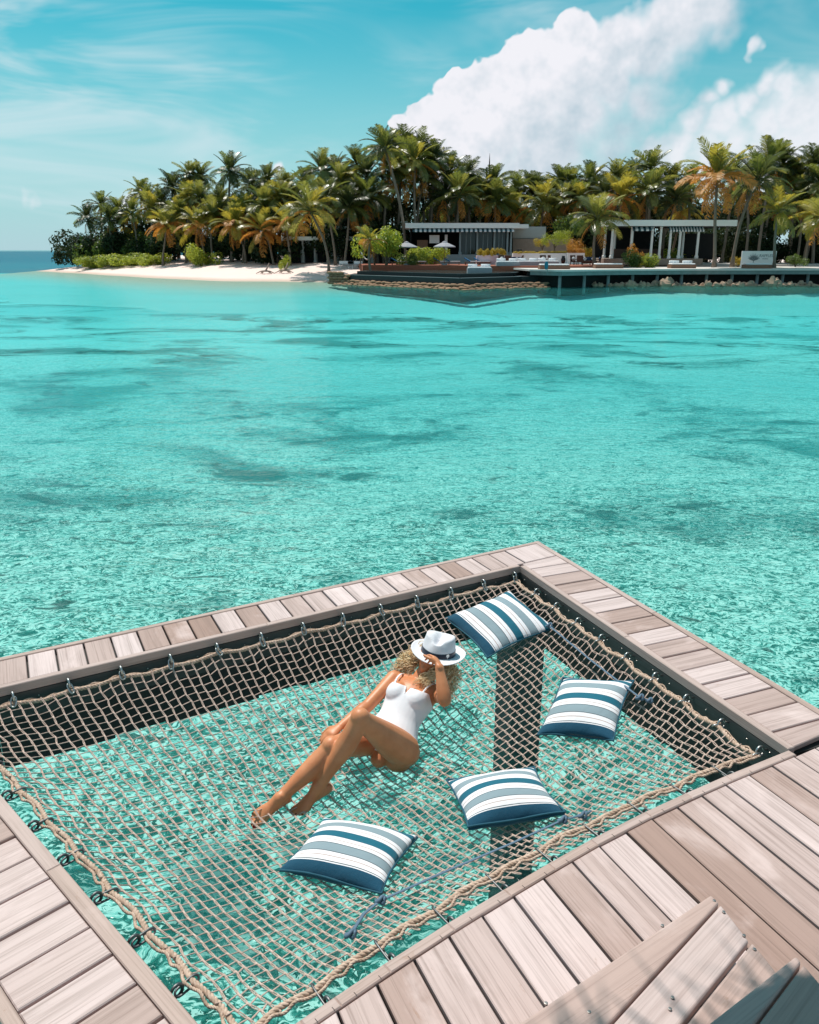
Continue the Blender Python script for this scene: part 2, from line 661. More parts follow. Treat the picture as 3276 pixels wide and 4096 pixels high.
b = MB()
b.add([(-1500, -40, 0), (1500, -40, 0), (3000, 6000, 0), (-3000, 6000, 0)], [(0, 1, 2, 3)])
b.build('water', water_material(), kind='structure')
b = MB()
NX = 60
xs = [-900 + 1800 * i / NX for i in range(NX + 1)]
ys = [-60 + 8 * i for i in range(28)] + [200, 260, 400, 900, 6000]
rs = random.Random(3)
vs = []
for y in ys:
    for x in xs:
        z = -2.1 + 0.25 * sin(x * 0.21 + 1.3) * sin(y * 0.17) + rs.uniform(-0.08, 0.08)
        vs.append((x * (4 if y > 900 else 1), y, z if y < 240 else -8.0))
fs = [(j * (NX + 1) + i, j * (NX + 1) + i + 1, (j + 1) * (NX + 1) + i + 1, (j + 1) * (NX + 1) + i) for j in range(len(ys) - 1) for i in range(NX)]
b.add(vs, fs)
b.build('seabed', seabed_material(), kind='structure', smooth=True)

# ------------------------------------------------------------------ deck round the net
V2 = lambda x, y: Vector((x, y))
BACK_IN = (V2(-2.153, 3.844), V2(0.807, 5.598))
BACK_OUT = (V2(-2.315, 4.186), V2(1.018, 6.140))
RIGHT_IN = (V2(0.807, 5.598), V2(1.750, 3.290))
RIGHT_OUT = (V2(1.018, 6.140), V2(2.132, 3.455))
LEFT_IN = (V2(-1.736, 2.964), V2(-0.637, 1.883))
FRONT = [V2(*p) for p in [(2.9, 3.93), (1.746, 3.283), (1.383, 3.089), (1.170, 2.968), (0.964, 2.846), (0.707, 2.680), (0.520, 2.548), (0.339, 2.416),
                          (0.129, 2.260), (-0.085, 2.090), (-0.233, 1.967), (-0.328, 1.888), (-0.47, 1.765), (-0.75, 1.50), (-1.2, 1.02)]]


def isect(p, d, q, e):
    """crossing of line p+t d with q+s e"""
    den = d.x * e.y - d.y * e.x
    w = q - p
    return p + d * ((w.x * e.y - w.y * e.x) / den)


def cut_poly(p, d, poly):
    """crossing of line p+t d with a polyline"""
    for a, c in zip(poly[:-1], poly[1:]):
        e = c - a
        den = d.x * e.y - d.y * e.x
        if abs(den) < 1e-9:
            continue
        w = a - p
        s = (w.x * d.y - w.y * d.x) / den
        if -1e-6 <= s <= 1 + 1e-6:
            return a + e * s
    return None


def offset(line, dist):
    out = []
    for i, p in enumerate(line):
        t = (line[min(i + 1, len(line) - 1)] - line[max(i - 1, 0)]).normalized()
        out.append(p + V2(-t.y, t.x) * dist)
    return out


def plank(name, quad, z1, th, mat, parent, bev=0.004, **kw):
    """one timber piece: plan quad a,b,c,d with a->b along the grain, top at z1"""
    a, b_, c, d = [Vector((p[0], p[1], 0)) for p in quad]
    ctr = (a + b_ + c + d) / 4
    ex = ((b_ + c) - (a + d)).normalized()
    ey = Vector((-ex.y, ex.x, 0))
    M = Matrix(((ex.x, ey.x, 0, ctr.x), (ex.y, ey.y, 0, ctr.y), (0, 0, 1, z1), (0, 0, 0, 1)))
    loc = []
    for p in (a, b_, c, d):
        q = p - ctr
        loc.append((q.dot(ex), q.dot(ey)))
    if sum(loc[i][0] * loc[(i + 1) % 4][1] - loc[(i + 1) % 4][0] * loc[i][1] for i in range(4)) < 0:
        loc = [loc[0], loc[3], loc[2], loc[1]]
    ins = []
    for (x, y) in loc:
        ins.append((x - math.copysign(bev, x), y - math.copysign(bev, y)))
    vs = [(x, y, -th) for x, y in loc] + [(x, y, -bev) for x, y in loc] + [(x, y, 0) for x, y in ins]
    fs = [(3, 2, 1, 0)] + [(i, (i + 1) % 4, 4 + (i + 1) % 4, 4 + i) for i in range(4)] + \
         [(4 + i, 4 + (i + 1) % 4, 8 + (i + 1) % 4, 8 + i) for i in range(4)] + [(8, 9, 10, 11)]
    m = MB()
    m.add(vs, fs)
    return m.build(name, mat, parent, matrix=M, **kw)


def strip(name, line_a, line_b, z1, th, mat, parent):
    """timber strip between two plan polylines, one plank per stretch"""
    for i in range(len(line_a) - 1):
        plank(name, (line_a[i], line_a[i + 1], line_b[i + 1], line_b[i]), z1, th, mat, parent)


rnd = random.Random(5)
GAP = 0.0105
TW = 0.042
deck_back = thing('deck_back_walkway', kind='structure')
deck_right = thing('deck_right_walkway', kind='structure')
deck_left = thing('deck_left_walkway', kind='structure')
deck_front = thing('deck_front', kind='structure')


def jz():
    return ZD + rnd.uniform(-0.0025, 0.0025)


# back walkway
bd = (BACK_IN[1] - BACK_IN[0]).normalized()
bin_ = (BACK_IN[0] - bd * 2.4, BACK_IN[1])
bod = (BACK_OUT[1] - BACK_OUT[0]).normalized()
bout = (BACK_OUT[0] - bod * 2.4, BACK_OUT[1])
bn = V2(-bd.y, bd.x)
skew = V2(-0.44, 0.898)
in_t, out_t = bin_[0] + bn * TW, bout[0] - bn * TW
k0 = V2(-2.05, 3.953)
r_out_d = (RIGHT_OUT[1] - RIGHT_OUT[0]).normalized()
corner_stop = RIGHT_OUT[0] - V2(-r_out_d.y, r_out_d.x) * -TW
for k in range(-15, 24):
    pa = k0 + bd * (0.1535 * k + GAP / 2)
    pb = k0 + bd * (0.1535 * (k + 1) - GAP / 2)
    a, d = isect(pa, skew, in_t, bd), isect(pa, skew, out_t, bod)
    b_, c = isect(pb, skew, in_t, bd), isect(pb, skew, out_t, bod)
    if (a - BACK_IN[1]).dot(bd) > 0.20:
        continue
    if (b_ - BACK_IN[1]).dot(bd) > 0.14:      # the corner board is cut to the outer trim
        c = isect(out_t, bod, RIGHT_OUT[0] - V2(0.92, 0.39) * TW, r_out_d)
        b_ = isect(in_t, bd, RIGHT_OUT[0] - V2(0.92, 0.39) * TW, r_out_d)
    plank('board', (a, d, c, b_), jz(), 0.026, M_DECK, deck_back)
BT = [bin_[0] + (BACK_IN[1] - bin_[0]) * (i / 3) for i in range(4)]
strip('edge_trim', BT, offset(BT, TW - 0.003), ZD + 0.004, 0.05, M_TRIM, deck_back)
BO = [bout[0] + (BACK_OUT[1] - bout[0]) * (i / 3) for i in range(4)]
strip('edge_trim', offset(BO, -(TW - 0.003)), BO, ZD + 0.004, 0.05, M_TRIM, deck_back)

# right walkway
rd = (RIGHT_IN[1] - RIGHT_IN[0]).normalized()
rn = V2(-rd.y, rd.x)            # points outward (right)
if rn.x < 0:
    rn = -rn
ri, ro = RIGHT_IN[0] + rn * TW, RIGHT_OUT[0] - rn * TW
g0 = V2(0.888, 5.548)
cr = isect(BACK_IN[1] + bn * (TW + 0.002), bd, ro, r_out_d)
for k in range(-1, 17):
    if k == -1:
        a, d = isect(BACK_IN[1] + bn * TW * 0.98 - bd * 0, bd, ri, rd), isect(BACK_IN[1] + bn * TW * 0.98, bd, ro, r_out_d)
        dn = V2(bn.x, bn.y) * -0.008
        a, d = a + dn, d + dn
    else:
        pa = g0 + rd * (0.1625 * k + GAP / 2)
        a, d = isect(pa, rn, ri, rd), isect(pa, rn, ro, r_out_d)
    pb = g0 + rd * (0.1625 * (k + 1) - GAP / 2)
    b_, c = isect(pb, rn, ri, rd), isect(pb, rn, ro, r_out_d)
    lim = FRONT[0] - FRONT[1]
    if k >= 12:
        fl = lambda p: isect(p, rd, FRONT[1] + V2(-0.004, 0.008), lim.normalized())
        if (b_ - FRONT[1]).dot(V2(-lim.y, lim.x).normalized()) < 0.01:
            b_ = fl(b_)
        if (c - FRONT[1]).dot(V2(-lim.y, lim.x).normalized()) < 0.01:
            c = fl(c)
        if (a - FRONT[1]).dot(V2(-lim.y, lim.x).normalized()) < 0.03:
            continue
    plank('board', (a, d, c, b_), jz(), 0.026, M_DECK, deck_right)
RI = [RIGHT_IN[0] + rn * 0.001, RIGHT_IN[0] + (RIGHT_IN[1] - RIGHT_IN[0]) * 0.5, RIGHT_IN[1] + rd * -0.002]
strip('edge_trim', RI, [p + rn * (TW - 0.003) for p in RI], ZD + 0.0045, 0.05, M_TRIM, deck_right)
RO = [RIGHT_OUT[0], RIGHT_OUT[0] + (RIGHT_OUT[1] - RIGHT_OUT[0]) * 0.5, RIGHT_OUT[1]]
strip('edge_trim', [p - rn * (TW - 0.003) for p in RO], RO, ZD + 0.0045, 0.05, M_TRIM, deck_right)

# left walkway
ld = (LEFT_IN[1] - LEFT_IN[0]).normalized()
ln = V2(ld.y, -ld.x)            # towards its outer (seaward) side
if ln.x > 0:
    ln = -ln
LW = 0.36
LTW = 0.058
li = LEFT_IN[0] + ln * LTW
lo = LEFT_IN[0] + ln * (LW + 0.0)
for k in range(-5, 17):
    pa = V2(-1.533, 2.723) + ld * (0.1625 * k + GAP / 2)
    pb = V2(-1.533, 2.723) + ld * (0.1625 * (k + 1) - GAP / 2)
    a, d = isect(pa, ln, li, ld), isect(pa, ln, lo, ld)
    b_, c = isect(pb, ln, li, ld), isect(pb, ln, lo, ld)
    if (a - V2(-0.62, 1.75)).dot(ld) > 0.25:
        continue
    plank('board', (a, d, c, b_), jz(), 0.026, M_DECK, deck_left)
LI = [LEFT_IN[0] - ld * 0.95, LEFT_IN[0] + ld * 0.6, LEFT_IN[1] + ld * 0.30]
strip('edge_trim', LI, [p + ln * (LTW - 0.003) for p in LI], ZD + 0.004, 0.05, M_TRIM, deck_left)
strip('edge_trim', [p + ln * (LW + 0.003) for p in LI], [p + ln * (LW + 0.05) for p in LI], ZD + 0.004, 0.05, M_TRIM, deck_left)

# front deck: long boards running away from the net under the steps
fdv = V2(0.407, -0.9135)
fnv = V2(0.9135, 0.407)
FT = offset(FRONT, TW + 0.004)
if FT[5].y > FRONT[5].y:
    FT = offset(FRONT, -(TW + 0.004))
FTI = offset(FRONT, (TW) * (1 if FT[5].y < FRONT[5].y and offset(FRONT, TW)[5].y < FRONT[5].y else -1))
q0 = V2(0.365, 2.404).dot(fnv)
for k in range(-10, 17):
    qa, qb = q0 + 0.1460 * k + GAP / 2, q0 + 0.1460 * (k + 1) - GAP / 2
    a = cut_poly(fnv * qa - fdv * 6, fdv, FT)
    b_ = cut_poly(fnv * qb - fdv * 6, fdv, FT)
    if a is None or b_ is None:
        continue
    plank('board', (a, a + fdv * 3.2, b_ + fdv * 3.2, b_), jz(), 0.026, M_DECK, deck_front)
strip('edge_trim', FRONT[1:13], FTI[1:13], ZD + 0.004, 0.045, M_TRIM, deck_front)
strip('edge_trim', FRONT[12:], FTI[12:], ZD + 0.004, 0.045, M_TRIM, deck_front)
# saw kerfs that let the front trim bend
for i in range(1, 13):
    for s in (0.2, 0.7):
        p = FRONT[i] + (FRONT[i + 1] - FRONT[i]) * s
        t = (FRONT[i + 1] - FRONT[i]).normalized()
        nrm = V2(-t.y, t.x)
        if nrm.y > 0:
            nrm = -nrm
        plank('kerf', (p + nrm * 0.026, p + nrm * 0.041, p + nrm * 0.041 + t * 0.002, p + nrm * 0.026 + t * 0.002), ZD + 0.0046, 0.001, M_SKIRT, deck_front, bev=0.0001)

# dark sheet added under the boards to keep the gaps black, and the beams that carry the hooks
M_NEARBLK = simple('near_black_matte', (0.030, 0.028, 0.027), 0.8, 0.3, 8)


def under(name, poly, z0, z1, parent):
    m = MB()
    m.prism([(p.x, p.y) for p in poly], z0, z1)
    return m.build(name, M_NEARBLK, parent)


under('gap_backing', [bin_[0] + bn * .02, BACK_IN[1] + bn * .02 + bd * 0.02, BACK_OUT[1] - bn * .02 - bd * .03, bout[0] - bn * .02], ZD - 0.16, ZD - 0.034, deck_back)
under('gap_backing', [RIGHT_IN[0] + rn * .025 + rd * .05, RIGHT_IN[1] + rn * .02, RIGHT_OUT[1] - rn * .03, RIGHT_OUT[0] - rn * .03 + rd * .42], ZD - 0.16, ZD - 0.035, deck_right)
under('gap_backing', [LI[0] + ln * .02, LI[2] + ln * .02, LI[2] + ln * LW, LI[0] + ln * LW], ZD - 0.16, ZD - 0.034, deck_left)
fo = offset(FRONT, 0.02)
if fo[5].y > FRONT[5].y:
    fo = offset(FRONT, -0.02)
for i in range(len(FRONT) - 1):
    under('gap_backing', [fo[i], fo[i + 1], fo[i + 1] + fdv * 3.0, fo[i] + fdv * 3.0], ZD - 0.16, ZD - 0.0345 - 0.0003 * i, deck_front)


def vboard(name, p, q, z0, z1, th, mat, parent, inward):
    """upright timber between plan points p and q; grain along p->q or vertical"""
    ex = (q - p)
    Lg = ex.length
    ex = ex.normalized()
    m = MB()
    m.box((0, 0, 0), (Lg, th, z1 - z0))
    c = (p + q) / 2 + inward * (th / 2)
    ey = V2(-ex.y, ex.x)
    M = Matrix(((ex.x, ey.x, 0, c.x), (ex.y, ey.y, 0, c.y), (0, 0, 1, (z0 + z1) / 2), (0, 0, 0, 1)))
    return m.build(name, mat, parent, matrix=M)


def vplank(name, p, q, z0, z1, th, mat, parent, inward, zc=None):
    """upright skirt plank whose local X is vertical; zc lowers the far bottom corner"""
    ex = (q - p)
    w = ex.length
    ex = ex.normalized()
    c = (p + q) / 2 + inward * (th / 2)
    h = z1 - z0
    M = Matrix(((0, ex.x, ex.y, c.x), (0, ex.y, -ex.x, c.y), (1, 0, 0, (z0 + z1) / 2), (0, 0, 0, 1)))
    m = MB()
    m.box((0, 0, 0), (h, w - 0.0015, th))
    return m.build(name, mat, parent, matrix=M)


def face_of(parent, a, b_, inward, back=False):
    L_ = (b_ - a).length
    n_ = max(1, int(round(L_ / 1.4)))
    for i in range(n_):
        p, q = a + (b_ - a) * (i / n_), a + (b_ - a) * ((i + 1) / n_)
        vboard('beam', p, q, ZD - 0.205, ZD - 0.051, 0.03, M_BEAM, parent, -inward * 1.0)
    n_ = max(1, int(round(L_ / 0.29)))
    for i in range(n_):
        p, q = a + (b_ - a) * (i / n_), a + (b_ - a) * ((i + 1) / n_)
        s = (i + 0.5) / n_
        if parent is deck_left or parent is deck_front:
            continue
        dip = 0.02 * abs(sin(i * 2.1))
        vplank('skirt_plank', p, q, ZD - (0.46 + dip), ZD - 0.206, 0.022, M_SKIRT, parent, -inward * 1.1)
    # screws along the beam
    for i in range(int(L_ / 0.145)):
        p = a + (b_ - a) * ((i + 0.5) * 0.145 / L_) + inward * 0.001
        m = MB()
        m.ball((p.x, p.y, ZD - 0.078 - 0.012 * (i % 2)), (0.005, 0.005, 0.005), 6, 4)
        m.build('screw', M_SCREW, parent)


face_of(deck_back, bin_[0] + bd * 1.2, BACK_IN[1] - bd * 0.002, -bn, True)
face_of(deck_right, RIGHT_IN[0] + rd * 0.002, RIGHT_IN[1], -rn)
face_of(deck_left, LI[0], LI[2], -ln)
for i in range(1, 13):
    p, q = FRONT[i], FRONT[i + 1]
    t = (q - p).normalized()
    nn = V2(-t.y, t.x)
    if nn.y < 0:
        nn = -nn
    vboard('beam', p, q, ZD - 0.205, ZD - 0.046, 0.03, M_BEAM, deck_front, -nn)

# screws in the deck boards of the walkways
for k in range(22):
    pass

# concrete pile at the far corner and two more under the walkways
def pile(x, y, rz, w, label):
    m = MB()
    M = Matrix.Rotation(rz, 3, 'Z')
    h = ZD - 0.17 + 3.0
    m.box((0, 0, 0), (w, w, h), M)
    o = m.build('pile', M_CONC, None)
    o.location = (x, y, (ZD - 0.17 - 3.0) / 2)
    bev = o.modifiers.new('bevel', 'BEVEL')
    bev.width = 0.02
    return o


for (x, y, rz, par) in ((0.84, 5.62, 0.45, deck_back), (1.98, 3.3, 0.4, deck_right), (-2.6, 4.1, 0.5, deck_back)):
    o = pile(x, y, rz, 0.27, '')
    o.parent = par

# ------------------------------------------------------------------ winding steps up to the villa
steps = thing('winding_steps', 'weathered wooden winding steps with tapered treads and screw heads on the front deck', 'steps', loc=(0.9, 1.4, ZD))
steps_inv = Matrix.Translation((-0.9, -1.4, -ZD))


def step_board(pts, z, th, mat):
    """tapered tread piece from a plan polygon"""
    cx_, cy_ = sum(p[0] for p in pts) / len(pts), sum(p[1] for p in pts) / len(pts)
    e = (Vector(pts[0]) - Vector(pts[1])).normalized()
    ca, sa = e.x, e.y
    loc = [((p[0] - cx_) * ca + (p[1] - cy_) * sa, -(p[0] - cx_) * sa + (p[1] - cy_) * ca) for p in pts]
    m = MB()
    m.prism(loc, -th, 0)
    M = steps_inv @ Matrix(((ca, -sa, 0, cx_), (sa, ca, 0, cy_), (0, 0, 1, z), (0, 0, 0, 1)))
    o = m.build('tread_board', mat, steps, matrix=M)
    bv = o.modifiers.new('bevel', 'BEVEL')
    bv.width = 0.008
    bv.segments = 3
    return o


T1, T2 = ZD + 0.17, ZD + 0.34
g = lambda u, v, z: (G(u, v, z).x, G(u, v, z).y)
A, B, Cc = Vector(g(2844, 3577, T1)), Vector(g(2877, 3610, T1)), Vector(g(3003, 3762, T1))
D_ = Vector(g(3095, 3873, T1)) + (Vector(g(3095, 3873, T1)) - Cc) * 0.8
na = Vector(g(2070, 4096, T1))
nb = Vector(g(2436, 4096, T1))
nc = Vector(g(2733, 4096, T1))
ext = lambda p, q, s: p + (q - p) * s
step_board([A, ext(A, na, 1.7), ext(B, nb, 1.7) - (B - A) * 0.0 , B], T1, 0.045, M_STEP)
sh = Vector((0.004, -0.0035))
step_board([B + sh, ext(B, nb, 1.7) + sh, ext(Cc, nc, 1.8) - sh, Cc - sh], T1 - 0.003, 0.035, M_STEP)
step_board([Cc + sh, ext(Cc, nc, 1.8) + sh, ext(D_, Vector(g(3030, 4096, T1)), 1.5), D_], T1 - 0.002, 0.035, M_STEP)
A2, B2, E2 = Vector(g(3184, 3821, T2)), Vector(g(3206, 3846, T2)), Vector(g(3276, 3925, T2))
na2, nb2 = Vector(g(2830, 4096, T2)), Vector(g(3017, 4096, T2))
E2 = ext(B2, E2, 2.6)
step_board([A2, ext(A2, na2, 2.0), ext(B2, nb2, 2.0), B2], T2, 0.045, M_STEP)
step_board([B2 + sh, ext(B2, nb2, 2.0) + sh, ext(E2, E2 + (nb2 - B2), 2.4), E2], T2 - 0.003, 0.035, M_STEP)
T3 = ZD + 0.51
step_board([E2 + V2(-0.02, -0.1), ext(E2, E2 + (nb2 - B2), 2.2) + V2(-.02, -.1), ext(E2, E2 + (nb2 - B2), 2.2) + V2(.5, -.5), E2 + V2(.5, -.5)], T3, 0.045, M_STEP)
m = MB()
for (p, q, z0, z1) in ((ext(A, na, 0.04) + V2(.05, -.06), ext(A, na, 1.6) + V2(.05, -.06), ZD, T1 - 0.046), (A2 + V2(.05, -.06), ext(A2, na2, 1.9) + V2(.05, -.06), T1, T2 - 0.046)):
    mm = MB()
    d_ = (q - p).normalized()
    mm.prism([p, q, q + V2(d_.y, -d_.x) * -0.02, p + V2(d_.y, -d_.x) * -0.02], z0, z1)
    mm.build('riser', M_TRIM, steps, matrix=steps_inv)
for (u, v, z) in ((2857, 3603, T1), (2650, 3702, T1), (2184, 4013, T1), (2357, 4048, T1), (2895, 3648, T1), (2976, 3742, T1), (3018, 3797, T1), (2690, 3990, T1), (2680, 4036, T1)):
    p = G(u, v, z)
    mm = MB()
    mm.lathe([(0.0055, -0.004), (0.0055, 0.0015), (0.0035, 0.0018)], 8, (0, 0, 0))
    mm.build('screw', M_SCREW, steps, matrix=steps_inv @ Matrix.Translation((p.x, p.y, z)))
# ------------------------------------------------------------------ the rope net
ZR = ZD - 0.080


def line_off(a, b_, d):
    t = (b_ - a).normalized()
    nrm = V2(-t.y, t.x)
    mid = V2(-0.3, 3.7)
    if (mid - a).dot(nrm) < 0:
        nrm = -nrm
    return a + nrm * d, t, nrm


FCH = (V2(1.746, 3.283), V2(-0.49, 1.747))
eb = line_off(BACK_IN[0], BACK_IN[1], 0.052)
er = line_off(RIGHT_IN[0], RIGHT_IN[1], 0.072)
ef = line_off(FCH[0], FCH[1], 0.135)
el_ = line_off(LEFT_IN[0], LEFT_IN[1], 0.108)
nBL = isect(eb[0], eb[1], el_[0], el_[1])
nBR = isect(eb[0], eb[1], er[0], er[1])
nFR = isect(er[0], er[1], ef[0], ef[1])
nFL = isect(ef[0], ef[1], el_[0], el_[1])
DIPS = [(-0.13, 3.85, 0.085, 0.33), (-0.60, 3.42, 0.095, 0.30), (0.02, 4.15, 0.03, 0.25), (-0.24, 2.95, 0.045, 0.25), (0.75, 3.3, 0.045, 0.25), (1.02, 4.1, 0.04, 0.25), (0.55, 4.9, 0.04, 0.22)]


def edge_d(x, y, e):
    return max(0.0, (V2(x, y) - e[0]).dot(e[2]))


def netz(x, y):
    E_ = 1.0
    for e, k in ((eb, 0.55), (er, 0.5), (ef, 0.42), (el_, 0.5)):
        E_ *= 1 - exp(-edge_d(x, y, e) / k)
    z = ZR - 0.42 * E_
    for (cx_, cy_, a, r) in DIPS:
        z -= a * exp(-((x - cx_) ** 2 + (y - cy_) ** 2) / (r * r))
    return z


def net_hit(u, v, off=0.0):
    z = ZR - 0.2
    for _ in range(40):
        p = G(u, v, z)
        z = 0.6 * z + 0.4 * (netz(p.x, p.y) + off)
    return G(u, v, z)


BOW = 0.095


def netp(s, t):
    p = nBL.lerp(nBR, s).lerp(nFL.lerp(nFR, s), t)
    p = p + ef[2] * (BOW * 4 * s * (1 - s) * t)
    return p


def net_pt(s, t):
    p = netp(s, t)
    # the cords are drawn together a little where a body or a cushion loads the net
    for (cx_, cy_, a, r) in DIPS[:1]:
        d = V2(cx_, cy_) - p
        w = exp(-d.length_squared / (0.45 * 0.45))
        p = p + d * (0.10 * w)
    return Vector((p.x, p.y, netz(p.x, p.y)))


NS, NTT = 62, 48
net = thing('rope_net', 'knotted beige rope net stretched between the wooden walkways above the water', 'net', loc=(-0.3, 3.7, ZR))
net_inv = Matrix.Translation((0.3, -3.7, -ZR))
rr_ = random.Random(8)
K = [[None] * (NTT + 1) for _ in range(NS + 1)]
for i in range(NS + 1):
    for j in range(NTT + 1):
        s, t = i / NS, j / NTT
        js = rr_.gauss(0, 0.0009) if 0 < i < NS else 0
        jt = rr_.gauss(0, 0.0011) if 0 < j < NTT else 0
        # slack waves near the borders between hooks
        if 0 < j < NTT:
            wv = 0.006 * sin(i * 1.25) * (exp(-j / 4) + exp(-(NTT - j) / 4))
            jt += wv
        if 0 < i < NS:
            js += 0.004 * sin(j * 1.35) * (exp(-i / 4) + exp(-(NS - i) / 4))
        K[i][j] = net_pt(min(1, max(0, s + js)), min(1, max(0, t + jt)))
mb = MB()
CR = 0.0025
HX = 0.09
SEP = 0.0031


def cord(pts, knots, side_fn):
    """two parallel strands that close up at every knot"""
    for sg in (-1, 1):
        out = []
        for q in range(len(pts) - 1):
            p, c = pts[q], pts[q + 1]
            d = side_fn(q)
            off = d * (SEP * sg)
            out.append(p + off * 0.35)
            if (c - p).length > 0.02:
                out.append(p.lerp(c, 0.28) + off)
                out.append(p.lerp(c, 0.72) + off)
        out.append(pts[-1] + side_fn(len(pts) - 2) * (SEP * sg * 0.35))
        mb.tube(out, CR, 4, cap=False)


for i in range(1, NS):
    pts = [K[i][j] for j in range(NTT + 1)]
    cord(pts, None, lambda q, i=i: ((K[i + 1][q] - K[i - 1][q]).normalized() * 0.8 + Vector((0, 0, 0.6))))
for j in range(1, NTT):
    pts = []
    own = []
    for i in range(NS + 1):
        k = K[i][j]
        if 0 < i < NS:
            dn = (K[i][j + 1] - k) * HX
            up = (K[i][j - 1] - k) * HX
            pts.append(k + up + (K[i - 1][j] - k) * 0.07)
            pts.append(k + dn + (K[i + 1][j] - k) * 0.07)
            own += [i, i]
        else:
            pts.append(k)
            own.append(i)
    cord(pts, None, lambda q, j=j, own=own: ((K[own[q]][j + 1] - K[own[q]][j - 1]).normalized() * 0.8 + Vector((0, 0, 0.6))))
# knots
for i in range(1, NS):
    for j in range(1, NTT):
        k = K[i][j]
        tdir = (K[i][j + 1] - K[i][j - 1]).normalized()
        L_ = min(0.013, (K[i][j + 1] - K[i][j - 1]).length * 0.13)
        mb.tube([k - tdir * L_, k - tdir * L_ * 0.5, k + tdir * L_ * 0.5, k + tdir * L_], [CR * 1.0, CR * 1.9, CR * 1.9, CR * 1.0], 5, cap=False)
mb.build('netting', M_NET, net, smooth=True, matrix=net_inv, kind='stuff')


def hook_points(line, n):
    out = []
    for i in range(n):
        out.append(line[0] + (line[1] - line[0]) * (i / (n - 1)))
    return out


def twisted_rope(name, path, R, r, pitch, parent, strands=3):
    """laid rope: strands twisted round the path"""
    P = [Vector(p) for p in path]
    # resample
    seg = [0.0]
    for a, c in zip(P[:-1], P[1:]):
        seg.append(seg[-1] + (c - a).length)
    n = int(seg[-1] / (pitch / 7))
    pts, k = [], 0
    for i in range(n + 1):
        d = seg[-1] * i / n
        while k < len(seg) - 2 and seg[k + 1] < d:
            k += 1
        f = (d - seg[k]) / max(1e-9, seg[k + 1] - seg[k])
        pts.append(P[k].lerp(P[k + 1], f))
    m = MB()
    for s in range(strands):
        sp = []
        for i, p in enumerate(pts):
            t = (pts[min(i + 1, n)] - pts[max(i - 1, 0)]).normalized()
            u = Vector((0, 0, 1))
            u = (u - t * u.dot(t)).normalized()
            w = t.cross(u)
            a = 2 * pi * (s / strands + (seg[-1] * i / n) / pitch)
            sp.append(p + (u * cos(a) + w * sin(a)) * R)
        m.tube(sp, r, 6)
    return m.build(name, M_ROPE, parent, smooth=True, matrix=net_inv)


def edge_path(fn, hooks_s, wob, inward, dz):
    """rope path along a net side, drawn outwards at the hooks"""
    pts = []
    n = 160
    for i in range(n + 1):
        s = i / n
        d = min(abs(s - h) for h in hooks_s)
        sp = 1.0 / (len(hooks_s) - 1)
        k = min(1.0, d / (sp / 2))
        q = fn(s)
        w = inward * (wob * (k ** 0.8) - wob * 0.3)
        pts.append(Vector((q.x + w.x, q.y + w.y, ZR + dz - 0.012 * k + 0.005 * sin(s * 37))))
    return pts


hs_b = [i / 13 for i in range(14)]
hs_r = [i / 9 for i in range(10)]
hs_f = [i / 10 for i in range(11)]
hs_l = [i / 9 for i in range(10)]
sides = [
    ('back', lambda s: netp(s, 0), hs_b, eb[2], 0.008),
    ('right', lambda s: netp(1, s), hs_r, er[2], 0.014),
    ('front', lambda s: netp(s, 1), hs_f, ef[2], 0.026),
    ('left', lambda s: netp(0, s), hs_l, el_[2], 0.022)]
PATHS = {}
for nm, fn, hs, inw, wob in sides:
    path = edge_path(fn, hs, wob, inw, 0.0)
    PATHS[nm] = (path, hs, inw, fn)
    twisted_rope('border_rope', path, 0.0056, 0.0064, 0.052, net)
    # a thinner lashing line runs beside it
    p2 = [p + Vector((-inw.x, -inw.y, 0)) * (0.014 + 0.006 * sin(i * 0.9)) + Vector((0, 0, 0.004 + 0.006 * sin(i * 1.3))) for i, p in enumerate(path)]
    if nm in ('left', 'front'):
        p2 = [p + Vector((inw.x, inw.y, 0)) * -0.006 for p in p2]
        twisted_rope('lashing_rope', p2, 0.0030, 0.0037, 0.036, net)
    else:
        twisted_rope('lashing_rope', p2, 0.0022, 0.0027, 0.03, net)

# ------------------------------------------------------------------ steel hooks that carry the net
WHERE = {'back': ('steel eye hook and ring holding the net to the dark beam of the back walkway', 'hooks along the back walkway'),
         'right': ('steel eye hook and snap link holding the net to the planked right side beam', 'hooks along the right walkway'),
         'front': ('steel eye hook and snap link holding the net to the curved front deck edge', 'hooks along the front deck'),
         'left': ('dark steel eye hook and snap link holding the net to the left walkway edge', 'hooks along the left walkway')}


def ring(m, c, ex, ey, a, b_, r, n=18, n2=6, gap=0.0):
    pts = []
    for i in range(n):
        th = 2 * pi * i / n
        x, y = cos(th), sin(th)
        # stadium: straight sides
        px = a * (1.25 * x if abs(x) < 0.8 else math.copysign(1.0, x) * (abs(x) * 0.0 + 1.0) if False else x)
        pts.append(c + ex * (a * x) + ey * (b_ * y))
    m.tube(pts, r, n2, closed=True)


